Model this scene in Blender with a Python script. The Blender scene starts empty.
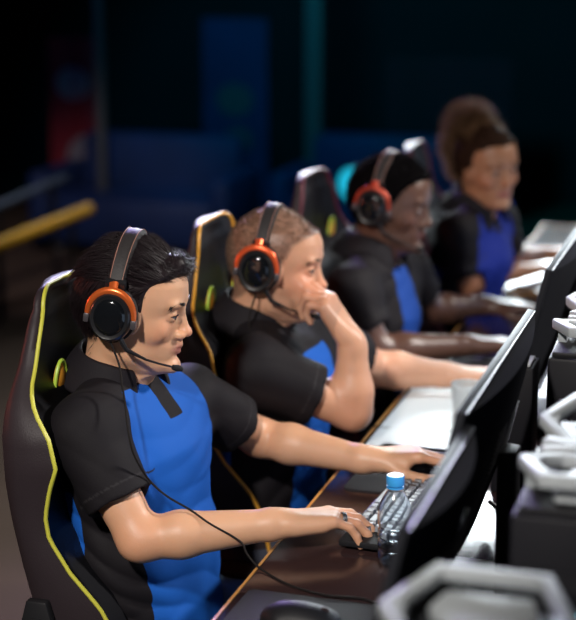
import bpy, bmesh, math, random
import numpy as np
from mathutils import Vector, Matrix
random.seed(7); rng=np.random.default_rng(7)
COL=bpy.context.scene.collection
PI=math.pi
# ------------------------------------------------------------------ objects
def link(o,parent=None):
    COL.objects.link(o)
    if parent is not None: o.parent=parent
    return o
def tag(o,label=None,cat=None,group=None,kind=None):
    if label: o['label']=label
    if cat: o['category']=cat
    if group: o['group']=group
    if kind: o['kind']=kind
    return o
def empty(name,loc=(0,0,0),rz=0,label=None,cat=None,group=None):
    o=bpy.data.objects.new(name,None); o.location=loc; o.rotation_euler=(0,0,rz); o.empty_display_size=.05
    link(o); tag(o,label,cat,group); return o
def kids(o): return [c for c in bpy.data.objects if c.parent is o]
def copy_tree(o,parent=None,loc=None,rz=None,label=None,cat=None,group=None):
    c=o.copy(); COL.objects.link(c)
    if parent is not None: c.parent=parent
    if loc is not None: c.location=loc
    if rz is not None: c.rotation_euler=(0,0,rz)
    tag(c,label,cat,group)
    for ch in kids(o): copy_tree(ch,c)
    return c
def mesh_obj(name,verts,faces,m=None,parent=None,smooth=False,attrs=None):
    me=bpy.data.meshes.new(name)
    if isinstance(verts,np.ndarray):
        nv=len(verts); nf=len(faces); k=faces.shape[1]
        me.vertices.add(nv); me.vertices.foreach_set('co',verts.astype(np.float32).ravel())
        me.loops.add(nf*k); me.loops.foreach_set('vertex_index',faces.astype(np.int32).ravel())
        me.polygons.add(nf); me.polygons.foreach_set('loop_start',np.arange(0,nf*k,k,dtype=np.int32))
        me.polygons.foreach_set('loop_total',np.full(nf,k,dtype=np.int32))
        me.update(calc_edges=True); me.validate()
    else:
        me.from_pydata(verts,[],faces); me.update()
    if smooth: me.polygons.foreach_set('use_smooth',np.ones(len(me.polygons),dtype=bool))
    if attrs:
        for k,v in attrs.items():
            a=me.attributes.new(k,'FLOAT','POINT'); a.data.foreach_set('value',np.asarray(v,dtype=np.float32))
    o=bpy.data.objects.new(name,me)
    if m: me.materials.append(m)
    return link(o,parent)
class MB:
    """collects shapes, built as one mesh"""
    def __init__(s): s.v=[]; s.f=[]
    def add(s,vs,fs):
        n=len(s.v); s.v+= [tuple(v) for v in vs]; s.f+=[tuple(i+n for i in f) for f in fs]; return s
    def box(s,c,d,rz=0,M=None,taper=1.0):
        x,y,z=[q/2 for q in d]; vs=[]
        for k in (-1,1):
            t=taper if k>0 else 1
            for (i,j) in ((-1,-1),(1,-1),(1,1),(-1,1)): vs.append(Vector((i*x*t,j*y*t,k*z)))
        R=M if M is not None else Matrix.Rotation(rz,3,'Z')
        vs=[R@v+Vector(c) for v in vs]
        return s.add(vs,[(3,2,1,0),(4,5,6,7),(0,1,5,4),(1,2,6,5),(2,3,7,6),(3,0,4,7)])
    def tube(s,pts,r,n=10,closed=False,flat=None,cap=True):
        pts=[Vector(p) for p in pts]; N=len(pts); rings=[]; up0=None
        for i,p in enumerate(pts):
            if closed: t=pts[(i+1)%N]-pts[(i-1)%N]
            else: t=pts[min(i+1,N-1)]-pts[max(i-1,0)]
            t=t.normalized() if t.length>1e-9 else Vector((0,0,1))
            if up0 is None:
                up0=Vector((0,0,1)) if abs(t.z)<.9 else Vector((1,0,0))
            a=(up0-t*up0.dot(t)); 
            a=a.normalized() if a.length>1e-6 else t.orthogonal().normalized()
            b=t.cross(a); up0=a
            rr=r[i] if isinstance(r,(list,tuple)) else r
            fa,fb=flat if flat else (1,1)
            rings.append([p+a*(math.cos(2*PI*k/n)*rr*fa)+b*(math.sin(2*PI*k/n)*rr*fb) for k in range(n)])
        vs=[v for R in rings for v in R]; fs=[]
        for i in range(N if closed else N-1):
            j=(i+1)%N
            for k in range(n):
                l=(k+1)%n; fs.append((i*n+k,i*n+l,j*n+l,j*n+k))
        if cap and not closed:
            fs.append(tuple(reversed(range(n)))); fs.append(tuple((N-1)*n+k for k in range(n)))
        return s.add(vs,fs)
    def lathe(s,prof,n=24,c=(0,0,0),M=None):
        vs=[];fs=[];R=M if M is not None else Matrix.Identity(3)
        for (r,z) in prof:
            for k in range(n): vs.append(R@Vector((r*math.cos(2*PI*k/n),r*math.sin(2*PI*k/n),z))+Vector(c))
        m=len(prof)
        for i in range(m-1):
            for k in range(n):
                l=(k+1)%n; fs.append((i*n+k,i*n+l,(i+1)*n+l,(i+1)*n+k))
        if prof[0][0]>1e-6: fs.append(tuple(reversed(range(n))))
        if prof[-1][0]>1e-6: fs.append(tuple((m-1)*n+k for k in range(n)))
        return s.add(vs,fs)
    def prism(s,poly,z0,z1,fn=None):
        n=len(poly); vs=[Vector((x,y,z0)) for x,y in poly]+[Vector((x,y,z1)) for x,y in poly]
        if fn: vs=[fn(v) for v in vs]
        fs=[tuple(reversed(range(n))),tuple(range(n,2*n))]+[(i,(i+1)%n,n+(i+1)%n,n+i) for i in range(n)]
        return s.add(vs,fs)
    def loft(s,rings,cap=True,closed=True):
        n=len(rings[0]); vs=[v for R in rings for v in R]; fs=[]
        for i in range(len(rings)-1):
            for k in range(n if closed else n-1):
                l=(k+1)%n; fs.append((i*n+k,i*n+l,(i+1)*n+l,(i+1)*n+k))
        if cap: fs.append(tuple(reversed(range(n)))); fs.append(tuple((len(rings)-1)*n+k for k in range(n)))
        return s.add(vs,fs)
    def build(s,name,m,parent=None,smooth=True,bevel=0,seg=2,sub=0,angle=40):
        me=bpy.data.meshes.new(name); me.from_pydata([tuple(v) for v in s.v],[],s.f)
        bm=bmesh.new(); bm.from_mesh(me)
        bmesh.ops.remove_doubles(bm,verts=bm.verts,dist=1e-6)
        bmesh.ops.recalc_face_normals(bm,faces=bm.faces)
        if bevel>0:
            es=[e for e in bm.edges if len(e.link_faces)==2 and e.calc_face_angle(0)>.5]
            bmesh.ops.bevel(bm,geom=es,offset=bevel,segments=seg,profile=.5,affect='EDGES',clamp_overlap=True)
        if smooth:
            for f in bm.faces: f.smooth=True
            for e in bm.edges:
                if len(e.link_faces)==2 and e.calc_face_angle(0)>math.radians(angle): e.smooth=False
        bm.to_mesh(me); bm.free()
        o=bpy.data.objects.new(name,me)
        if m: me.materials.append(m)
        link(o,parent)
        if sub:
            q=o.modifiers.new('s','SUBSURF'); q.levels=q.render_levels=sub
        return o
# ------------------------------------------------------------------ materials
MATS={}
def mat(name,col,rough=.5,metal=0,spec=.5,bump=0,bscale=200,var=0,vscale=8,coat=0,emit=None,estr=0,trans=0,ior=1.45,sub=0,sheen=0,wave=None):
    if name in MATS: return MATS[name]
    m=bpy.data.materials.new(name); m.use_nodes=True; nt=m.node_tree; b=nt.nodes['Principled BSDF']
    def S(k,v):
        if k in b.inputs: b.inputs[k].default_value=v
    S('Base Color',(*col,1)); S('Roughness',rough); S('Metallic',metal); S('Specular IOR Level',spec); S('Coat Weight',coat); S('IOR',ior)
    S('Transmission Weight',trans)
    if sub: S('Subsurface Weight',sub); S('Subsurface Radius',(.012,.005,.003)); S('Subsurface Scale',1.0)
    if sheen: S('Sheen Weight',sheen); S('Sheen Roughness',.4)
    if emit: S('Emission Color',(*emit,1)); S('Emission Strength',estr)
    tc=nt.nodes.new('ShaderNodeTexCoord')
    n=nt.nodes.new('ShaderNodeTexNoise'); n.inputs['Scale'].default_value=vscale; n.inputs['Detail'].default_value=4
    nt.links.new(tc.outputs['Object'],n.inputs['Vector'])
    if var:
        mx=nt.nodes.new('ShaderNodeMix'); mx.data_type='RGBA'
        mx.inputs[6].default_value=(*[max(0,c*(1-var)) for c in col],1); mx.inputs[7].default_value=(*[min(1,c*(1+var)) for c in col],1)
        nt.links.new(n.outputs['Fac'],mx.inputs[0]); nt.links.new(mx.outputs[2],b.inputs['Base Color'])
    if bump:
        n2=nt.nodes.new('ShaderNodeTexNoise'); n2.inputs['Scale'].default_value=bscale; n2.inputs['Detail'].default_value=3
        nt.links.new(tc.outputs['Object'],n2.inputs['Vector'])
        bp=nt.nodes.new('ShaderNodeBump'); bp.inputs['Strength'].default_value=bump; bp.inputs['Distance'].default_value=.002
        nt.links.new(n2.outputs['Fac'],bp.inputs['Height']); nt.links.new(bp.outputs[0],b.inputs['Normal'])
    MATS[name]=m; return m
def attr_mat(name,base,layers,rough=.5,bump=0,bscale=300,sub=0,sheen=0,spec=.5,var=.08,vscale=25,aniso=None):
    """layers: list of (attribute, colour, lo, hi): colour mixed in as attribute goes lo..hi"""
    m=bpy.data.materials.new(name); m.use_nodes=True; nt=m.node_tree; b=nt.nodes['Principled BSDF']
    b.inputs['Roughness'].default_value=rough; b.inputs['Specular IOR Level'].default_value=spec
    if sub: b.inputs['Subsurface Weight'].default_value=sub; b.inputs['Subsurface Radius'].default_value=(.012,.004,.002); b.inputs['Subsurface Scale'].default_value=.8
    if sheen: b.inputs['Sheen Weight'].default_value=sheen
    tc=nt.nodes.new('ShaderNodeTexCoord'); n=nt.nodes.new('ShaderNodeTexNoise'); n.inputs['Scale'].default_value=vscale; n.inputs['Detail'].default_value=5
    nt.links.new(tc.outputs['Object'],n.inputs['Vector'])
    mx=nt.nodes.new('ShaderNodeMix'); mx.data_type='RGBA'
    mx.inputs[6].default_value=(*[c*(1-var) for c in base],1); mx.inputs[7].default_value=(*[min(1,c*(1+var)) for c in base],1)
    nt.links.new(n.outputs['Fac'],mx.inputs[0]); cur=mx.outputs[2]
    for (a,c,lo,hi) in layers:
        at=nt.nodes.new('ShaderNodeAttribute'); at.attribute_name=a
        mr=nt.nodes.new('ShaderNodeMapRange'); mr.inputs[1].default_value=lo; mr.inputs[2].default_value=hi
        nt.links.new(at.outputs['Fac'],mr.inputs[0])
        m2=nt.nodes.new('ShaderNodeMix'); m2.data_type='RGBA'; nt.links.new(mr.outputs[0],m2.inputs[0]); nt.links.new(cur,m2.inputs[6]); m2.inputs[7].default_value=(*c,1); cur=m2.outputs[2]
    nt.links.new(cur,b.inputs['Base Color'])
    if bump:
        n2=nt.nodes.new('ShaderNodeTexNoise'); n2.inputs['Scale'].default_value=bscale
        nt.links.new(tc.outputs['Object'],n2.inputs['Vector'])
        bp=nt.nodes.new('ShaderNodeBump'); bp.inputs['Strength'].default_value=bump; bp.inputs['Distance'].default_value=.002
        nt.links.new(n2.outputs['Fac'],bp.inputs['Height']); nt.links.new(bp.outputs[0],b.inputs['Normal'])
    return m
# ------------------------------------------------------------------ implicit surfaces
def A(v): return np.asarray(v,dtype=np.float32)
def unit(v):
    v=np.asarray(v,dtype=float); return v/(np.linalg.norm(v)+1e-12)
def d_cap(P,a,b,ra,rb,M=None):
    """tapered capsule; M optional 3x3 scaling metric"""
    a=np.asarray(a,float);b=np.asarray(b,float); q=P-a; ab=b-a
    if M is not None: q=q@M.T; ab=M@ab
    L=float(ab@ab)+1e-12
    t=np.clip((q@ab)/L,0,1); t=t.astype(P.dtype)
    d=q-t[...,None]*ab
    return np.sqrt((d*d).sum(-1))-(ra+(rb-ra)*t)
def d_ell(P,c,r,R=None):
    q=P-np.asarray(c,float)
    if R is not None: q=q@np.asarray(R).T
    r=np.asarray(r,float); k=np.sqrt(((q/r)**2).sum(-1)); k2=np.sqrt(((q/(r*r))**2).sum(-1))
    return np.where(k2>1e-9,k*(k-1)/np.maximum(k2,1e-9),-min(r)).astype(P.dtype)
def smin(a,b,k):
    h=np.clip(.5+.5*(b-a)/k,0,1); return a*h+b*(1-h)-k*h*(1-h)
def smax(a,b,k): return -smin(-a,-b,k)
class Field:
    def __init__(s,lo,hi,h):
        s.lo=np.asarray(lo,float); s.h=h; s.n=np.ceil((np.asarray(hi,float)-s.lo)/h).astype(int)+1
        s.V=np.full(tuple(s.n),1.0,dtype=np.float32)
    def sl(s,lo,hi):
        i0=np.maximum(np.floor((np.asarray(lo)-s.lo)/s.h).astype(int),0); i1=np.minimum(np.ceil((np.asarray(hi)-s.lo)/s.h).astype(int)+1,s.n)
        if (i1<=i0).any(): return None
        ax=[(s.lo[k]+s.h*np.arange(i0[k],i1[k])).astype(np.float32) for k in range(3)]
        G=np.stack(np.meshgrid(*ax,indexing='ij'),-1)
        return (slice(i0[0],i1[0]),slice(i0[1],i1[1]),slice(i0[2],i1[2])),G
    def op(s,fn,lo,hi,k=.01,mode='add'):
        r=s.sl(lo,hi)
        if r is None: return
        sl,G=r; d=fn(G).astype(np.float32); v=s.V[sl]
        if mode=='add': s.V[sl]=smin(v,d,k)
        elif mode=='sub': s.V[sl]=smax(v,-d,k)
        elif mode=='disp': s.V[sl]=v+d
    def cap(s,a,b,ra,rb=None,k=.012,mode='add',M=None,mg=0):
        rb=ra if rb is None else rb; a=np.asarray(a,float);b=np.asarray(b,float); R=max(ra,rb)*(1.7 if M is not None else 1)+k+.012+mg
        s.op(lambda G:d_cap(G,a,b,ra,rb,M),np.minimum(a,b)-R,np.maximum(a,b)+R,k,mode)
    def ell(s,c,r,R=None,k=.01,mode='add'):
        m=max(r)+k+.012; c=np.asarray(c,float)
        s.op(lambda G:d_ell(G,c,r,R),c-m,c+m,k,mode)
    def mesh(s):
        V=s.V; nx,ny,nz=V.shape; S=V<0
        cnt=np.zeros((nx-1,ny-1,nz-1),dtype=np.uint8)
        for i in (0,1):
            for j in (0,1):
                for k in (0,1): cnt+=S[i:nx-1+i,j:ny-1+j,k:nz-1+k]
        act=np.argwhere((cnt>0)&(cnt<8)); idx=np.full(cnt.shape,-1,dtype=np.int32); idx[act[:,0],act[:,1],act[:,2]]=np.arange(len(act))
        co=[(i,j,k) for i in (0,1) for j in (0,1) for k in (0,1)]
        vals={c:V[act[:,0]+c[0],act[:,1]+c[1],act[:,2]+c[2]] for c in co}
        acc=np.zeros((len(act),3)); n=np.zeros(len(act))
        for c in co:
            for ax in range(3):
                if c[ax]==0:
                    e=list(c); e[ax]=1; e=tuple(e); a=vals[c]; b=vals[e]; x=(a<0)!=(b<0)
                    t=np.where(x,a/np.where(a==b,1,a-b),0); p=np.zeros((len(act),3)); p[:]=c; p[:,ax]+=t
                    acc+=np.where(x[:,None],p,0); n+=x
        pos=s.lo+s.h*(act+acc/np.maximum(n,1)[:,None])
        F=[]
        I=lambda a:idx[a[:,0],a[:,1],a[:,2]]
        for ax in range(3):
            o=[slice(None)]*3; o2=[slice(None)]*3; o[ax]=slice(0,-1); o2[ax]=slice(1,None)
            X=S[tuple(o)]!=S[tuple(o2)]
            u,v=[(1,2),(2,0),(0,1)][ax]
            e=np.argwhere(X); e=e[(e[:,u]>0)&(e[:,v]>0)&(e[:,u]<V.shape[u]-1)&(e[:,v]<V.shape[v]-1)]
            d1=np.zeros(3,int); d1[u]=1; d2=np.zeros(3,int); d2[v]=1
            q=np.stack([I(e-d1-d2),I(e-d2),I(e),I(e-d1)],1)
            fl=~S[e[:,0],e[:,1],e[:,2]]
            q[fl]=q[fl][:,::-1]; F.append(q)
        F=np.concatenate(F); F=F[(F>=0).all(1)]
        return pos,F
def relax(pos,F,it=1,w=.5):
    n=len(pos)
    for _ in range(it):
        acc=np.zeros_like(pos); c=np.zeros(n)
        for a,b in ((0,1),(1,2),(2,3),(3,0)):
            np.add.at(acc,F[:,a],pos[F[:,b]]); np.add.at(acc,F[:,b],pos[F[:,a]]); np.add.at(c,F[:,a],1); np.add.at(c,F[:,b],1)
        pos=pos*(1-w)+w*acc/np.maximum(c,1)[:,None]
    return pos
# ------------------------------------------------------------------ people
def head_axes(yaw,pitch,roll=0):
    """yaw: turn left (+) in degrees from +X; pitch: nose down +"""
    R=Matrix.Rotation(math.radians(yaw),3,'Z')@Matrix.Rotation(math.radians(pitch),3,'Y')@Matrix.Rotation(math.radians(roll),3,'X')
    return np.array([list(R.col[0]),list(R.col[1]),list(R.col[2])])
ZP=np.array([-.122,-.117,-.110,-.100,-.088,-.078,-.068,-.060,-.050,-.035,-.020,-.005,.008,.020,.035,.055,.075,.09])
XF=np.array([.058,.074,.084,.0885,.084,.0865,.088,.0885,.086,.085,.0845,.083,.085,.0905,.092,.090,.080,.062])
XB=np.array([.040,.020,.002,-.012,-.028,-.040,-.050,-.058,-.066,-.078,-.088,-.096,-.100,-.102,-.101,-.095,-.082,-.062])
WW=np.array([.016,.027,.037,.045,.0515,.055,.0575,.0595,.062,.066,.0685,.071,.0735,.0755,.0765,.0755,.068,.055])
def head_base(Q,off=0.0):
    z=Q[...,2]; y=Q[...,1]; x=Q[...,0]
    xf=np.interp(z,ZP,XF); xb=np.interp(z,ZP,XB); w=np.interp(z,ZP,WW)
    c=xb+(xf-xb)*.42; dx=x-c; a=np.where(dx>0,xf-c,c-xb)
    p=np.where(dx>0,2.25,2.1)
    rho=((np.abs(dx)/a)**p+(np.abs(y)/w)**p)**(1/p)
    d=(rho-1)*np.minimum(a,w)*.95
    d=np.maximum(d,np.maximum(z-.075,-z-.119))
    e=d_ell(Q,(-.008,0,.018),(.093,.0775,.099))
    return smin(d,e,.022)-off
class Head:
    def __init__(s,c,yaw,pitch,roll=0,sc=1.0): s.c=np.array(c,float); s.R=head_axes(yaw,pitch,roll); s.sc=sc
    def L(s,P): return ((P-s.c)@s.R.T)/s.sc
    def W(s,q): return s.c+(np.asarray(q,float)*s.sc)@s.R
def add_head(F,H,detail=True,jaw=1.0,smile=0,nose=1.0,female=False):
    sc=H.sc; c=H.c
    F.op(lambda G:head_base(H.L(G)).astype(np.float32)*sc,c-.17,c+.17,.03)
    W=H.W; R=H.R
    def ell(q,r,k=.008,mode='add',rot=None): 
        M=R if rot is None else rot@R
        F.ell(W(q),np.array(r)*sc,M,k,mode)
    def cap(a,b,ra,rb,k=.006,mode='add'): F.cap(W(a),W(b),ra*sc,rb*sc,k,mode)
    for s in (-1,1):
        ell((.048,s*.050,-.028),(.026,.014,.020),.016)            # cheek
        if smile: ell((.062,s*.042,-.036),(.017,.013,.014),.010)
        ell((.078,s*.029,.0235),(.012,.022,.0075),.010)           # brow ridge
        ell((.094,s*.033,.002),(.017,.017,.0095),.012,'sub')      # eye socket
        ell((.0735,s*.0315,.0005),(.0136,.0148,.0130),.003)        # lids
        ell((.012,s*.079,-.008),(.018,.008,.029),.006)           # ear
        ell((.014,s*.087,-.008),(.009,.006,.020),.004,'sub')
        ell((.008,s*.044,-.078),(.03,.016,.016),.02)            # jaw corner
    # nose
    cap((.083,0,.008),(.0995,0,-.030),.0065,.0085,.010)
    ell((.1020,0,-.034),(.0100*nose,.0115,.0090),.007)
    for s in (-1,1):
        ell((.0925,s*.0130,-.039),(.0105,.0078,.0075),.005)
        ell((.0970,s*.006,-.0455),(.005,.0032,.0035),.003,'sub')
    # lips and chin
    cap((.090,0,-.052),(.092,0,-.058),.006,.006,.006)
    for s in (-1,1):
        cap((.0915,0,-.0612),(.079,s*.023,-.0665+smile*.006),.0044,.0022,.004)
        cap((.0895,0,-.0720),(.079,s*.021,-.0675+smile*.006),.0050,.0024,.004)
        cap((.0975,0,-.0665),(.084,s*.022,-.0665+smile*.006),.0016,.0010,.002,'sub')
    ell((.084,0,-.102),(.013,.020,.014),.012)
def eyes(H,parent,look=(1,0,-.1),iris=(.03,.015,.008)):
    for s in (-1,1):
        c=H.W((.0735,s*.0315,.000)); r=.0126*H.sc; f=unit(np.asarray(look,float)@H.R)
        m=MB(); M=Vector(f).to_track_quat('Z','Y').to_matrix()
        m.lathe([(0,-r)]+[(r*math.sin(a*PI/16),-r*math.cos(a*PI/16)) for a in range(1,16)]+[(0,r)],20,c,M)
        e=m.build('eyeball',mat('eye_white',(.42,.38,.36),.3),parent)
        m=MB(); m.lathe([(r*.58,r*.83),(r*.35,r*.955),(r*.18,r*1.0),(0,r*1.02)],16,c,M); m.build('iris',mat('iris_'+str(iris[0]),iris,.15,coat=.6),e)
def eye_slits(F,H):
    for s in (-1,1):
        pt=lambda a:H.W((.0738+.0142*math.cos(a),s*(.0315+.0152*math.sin(a)),-.0006+.0008*math.sin(a)))
        an=[-.95,-.4,.15,.7,1.2]; rr=[.0018,.0030,.0035,.0031,.0018]
        for i in range(4): F.cap(pt(an[i]),pt(an[i+1]),rr[i]*H.sc,rr[i+1]*H.sc,.0010,'sub')
def strand_mesh(roots,dirs,lens,rad,H=None,curl=0.0,sides=3,seg=5,fall=(0,0,-.2)):
    """thin tapered hairs as one mesh"""
    V=[];Fc=[];n=0
    for p,d,l in zip(roots,dirs,lens):
        d=unit(d); q=np.array(p,float); ph=rng.random()*6.28; ring=[]
        a=unit(np.cross(d,[.3,.2,1])); b=np.cross(d,a)
        for i in range(seg):
            t=i/(seg-1); r=rad*(1-t*.85)
            for k in range(sides): V.append(q+a*math.cos(2*PI*k/sides)*r+b*math.sin(2*PI*k/sides)*r)
            d2=d+np.array(fall)*t+curl*(a*math.sin(ph+t*5)+b*math.cos(ph*1.7+t*4)); q=q+unit(d2)*l/(seg-1)
        for i in range(seg-1):
            for k in range(sides):
                Fc.append((n+i*sides+k,n+i*sides+(k+1)%sides,n+(i+1)*sides+(k+1)%sides,n+(i+1)*sides+k))
        n+=seg*sides
    return np.array(V),np.array(Fc)
def add_hand(F,w,f,n,s,curls,size=1.0,thumb=None,splay=1.0,scale_r=1.0):
    """w wrist, f finger direction, n palm side, s thumb side"""
    f=unit(f); n=np.asarray(n,float); n=unit(n-f*(n@f)); s0=np.asarray(s,float); s=unit(s0-f*(s0@f)-n*(s0@n)); w=np.asarray(w,float)
    S=size
    base=[(.088,.027),(.092,.008),(.087,-.011),(.078,-.028)]; ph=[(.043,.026,.021),(.047,.030,.022),(.044,.028,.021),(.034,.021,.019)]
    rr=[.0096,.0098,.0092,.0083]; K=[]; tips=[]
    for i,(l,o) in enumerate(base):
        k=w+(f*l+s*o)*S; K.append(k)
        F.cap(w+(f*.006+s*o*.62)*S,k+n*.002,.0155*S,.0118*S,.014)
        a=0; q=k; sp=o*2.3*splay
        for j in range(3):
            a+=math.radians(curls[i][j]); d=unit((f+s*sp)*math.cos(a)+n*math.sin(a)); q2=q+d*ph[i][j]*S
            F.cap(q,q2,rr[i]*S*(1-.07*j)*scale_r,rr[i]*S*(.93-.07*j)*scale_r,.0035 if j else .006); q=q2
        tips.append(q)
    F.cap(w+(f*.018+s*.018+n*.006)*S,w+(f*.058+s*.033+n*.010)*S,.0165*S,.012*S,.012)
    F.cap(w+(f*.018-s*.018+n*.006)*S,w+(f*.060-s*.024+n*.006)*S,.013*S,.012*S,.012)
    t=thumb or [(.75,.65,.25),(.9,.35,.25),(.97,.1,.2)]
    q=w+(f*.022+s*.024+n*.006)*S
    for j,(L,r) in enumerate(((.044,.0128),(.034,.0108),(.027,.0098))):
        d=unit(f*t[j][0]+s*t[j][1]+n*t[j][2]); q2=q+d*L*S; F.cap(q,q2,r*S,r*.9*S,.007 if j==0 else .004); q=q2
    return K,tips
def oriented(side,scale):
    """metric shrinking the side axis: makes capsules elliptical"""
    s=unit(side); return np.eye(3)-(1-1/scale)*np.outer(s,s)
def torso(F,p,off=0.0,fold=None,k=.04):
    """pelvis, belly, chest, shoulders"""
    side=unit(np.subtract(p['shL'],p['shR'])*np.array([1,1,0])); M=oriented(side,1.42); o=off
    pel,che,nb=[np.asarray(p[q],float) for q in ('pelvis','chest','neck')]
    sR,sL=[np.asarray(p[q],float) for q in ('shR','shL')]; b=p.get('bulk',1.0)
    mid=(pel+che)/2
    F.cap(pel,mid,.112*b+o,.104*b+o,k,M=M); F.cap(mid,che,.104*b+o,.112*b+o,k,M=M)
    F.cap(che,che*.45+nb*.55,.108*b+o,.066*b+o,k,M=M)
    ins=unit(sR-sL)
    F.cap(sR-ins*.018+np.array([0,0,-.006]),sL+ins*.018+np.array([0,0,-.006]),.050*b+o,.050*b+o,k)
    F.cap(nb,sR-ins*.03+np.array([0,0,.018]),.040*b+o,.034*b+o,k); F.cap(nb,sL+ins*.03+np.array([0,0,.018]),.040*b+o,.034*b+o,k)
    return side
def build_person(p):
    res=p['res']; H=Head(p['head'],p['yaw'],p['pitch'],p.get('roll',0),p.get('hs',1.0)); p['H']=H
    J={k:np.asarray(p[k],float) for k in ('shR','elR','wrR','shL','elL','wrL','neck','chest','pelvis')}
    root=empty('person',(0,0,0)); tag(root,p['label'],'person','gamers in matching team shirts'); p['root']=root
    lowz=p['chest'][2]-.16
    pts=np.array([J[k] for k in ('shR','elR','wrR','shL','elL','wrL','neck')]+[H.c]+[J['wrR']+unit(p['hR'][0])*.2,J['wrL']+unit(p['hL'][0])*.2])
    lo=pts.min(0)-.12; hi=pts.max(0)+.10; hi[2]=H.c[2]+.16; lo[2]=min(lowz,pts[:,2].min()-.06); hi[:2]+=.04
    F=Field(lo,hi,res)
    torso(F,p,-.012)
    b=p.get('arm',1.0)
    for S in 'RL':
        s,e,w=J['sh'+S],J['el'+S],J['wr'+S]
        F.cap(s,e,.046*b,.037*b,.02); 
        fd=unit(w-e); q=e+(w-e)*.30
        F.cap(e,q,.036*b,.0395*b,.02); F.cap(q,w,.0395*b,.0255*b,.015)
    # slightly flat wrists
        h=p['h'+S]; F.cap(w-fd*.01,w+unit(h[0])*.02,.026*b,.021*b,.015)
        add_hand(F,w+unit(h[0])*.012,h[0],h[1],h[2],h[3],p.get('hand',1.0),h[4] if len(h)>4 else None,h[5] if len(h)>5 else 1.0)
    nk=p.get('nk',.056)
    F.cap(J['neck']-np.array([0,0,.03]),H.W((-.022,0,-.055)),nk+.004,nk,.025)
    F.cap(H.W((.03,0,-.095)),J['neck']+unit(np.array(H.R[0])*[1,1,0])*.035,.022,.03,.03)
    if p.get('adam',1): F.ell(H.W((.018,0,-.145)),(.014,.012,.018),None,.02)
    add_head(F,H,smile=p.get('smile',0),nose=p.get('nose',1.0))
    eye_slits(F,H)
    if p.get('extra'): p['extra'](F,p,'body')
    v,f=F.mesh(); v=relax(v,f,p.get('relax',1),.45)
    q=H.L(v); side=np.abs(q[:,1])
    lipd=np.sqrt(((q[:,0]-.090)/.022)**2+(q[:,1]/.027)**2+((q[:,2]+.067)/.0115)**2)
    lip=np.clip(1.35-lipd,0,1)*(q[:,0]>.07)
    face=(np.abs(q)<.16).all(1)
    beard=np.clip((-.030-q[:,2])/.03,0,1)*np.clip((q[:,0]+.02)/.04,0,1)*(q[:,2]>-.135)*face
    scalp=face*np.clip((hairline(q,p.get('hl','short')))/.012+.5,0,1)
    red=np.exp(-(((v-J['elR'])**2).sum(1))/.05**2)*.8+np.exp(-(((v-J['elL'])**2).sum(1))/.05**2)*.8
    for S in 'RL':
        red+=np.exp(-(((v-(J['wr'+S]+unit(p['h'+S][0])*.13))**2).sum(1))/.05**2)*.7
    cheek=np.exp(-(((q[:,0]-.06)/.03)**2+((side-.05)/.02)**2+((q[:,2]+.03)/.025)**2))+np.exp(-(((q[:,0]-.11)/.015)**2+((q[:,1])/.02)**2+((q[:,2]+.035)/.015)**2))
    body=mesh_obj('body',v,f,p['skin'],root,True,{'lip':lip*face,'beard':beard,'scalp':scalp,'blush':np.clip(red+cheek,0,1)})
    eyes(H,root,p.get('look',(1,0,-.12)),p.get('iris',(.03,.015,.008)))
    return root
def hairline(q,kind='short'):
    """positive inside the hair-bearing region (local head coordinates)"""
    x,y,z=q[...,0],np.abs(q[...,1]),q[...,2]
    if kind=='short':   # forehead line, temple, sideburn, nape
        xl=np.interp(z,[-.10,-.07,-.045,-.03,-.005,.02,.035,.05,.062,.075,.12],[-.10,-.055,-.035,.012,.018,.030,.046,.058,.070,.082,.12])
        return xl-x-y*.25*np.clip((z-.015)/.04,0,1)
    xl=np.interp(z,[-.10,-.07,-.045,-.03,-.012,.004,.02,.035,.05,.062,.075,.12],[-.10,-.055,-.038,-.02,.0,.026,.034,.043,.054,.068,.080,.12])
    return xl-x-y*.35*np.clip((z-.01)/.05,0,1)
def fold_fn(p,amp):
    J=p
    def fn(G):
        x,y,z=G[...,0],G[...,1],G[...,2]
        w=np.sin(x*23+z*17+1.3*p['seed'])*.5+np.sin(y*19-z*11+p['seed'])*.5
        a=np.sin((z*1.0+x*.55+y*.15)*62+w*1.9)
        b=np.sin((z*.7-x*.9)*48+w*2.3+1.1)
        c=np.sin((x*.6+y*.8+z*.25)*85+w*2.0)
        m=.5+.5*np.sin(z*13+x*9+p['seed']*2+w)
        return -amp*np.clip(1.15-(z-J['pelvis'][2]-.12)*2.6,.48,1.15)*(np.abs(a)**.7*m*.75+np.abs(b)*(1-m)*.7+.22*c)
    return fn
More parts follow.
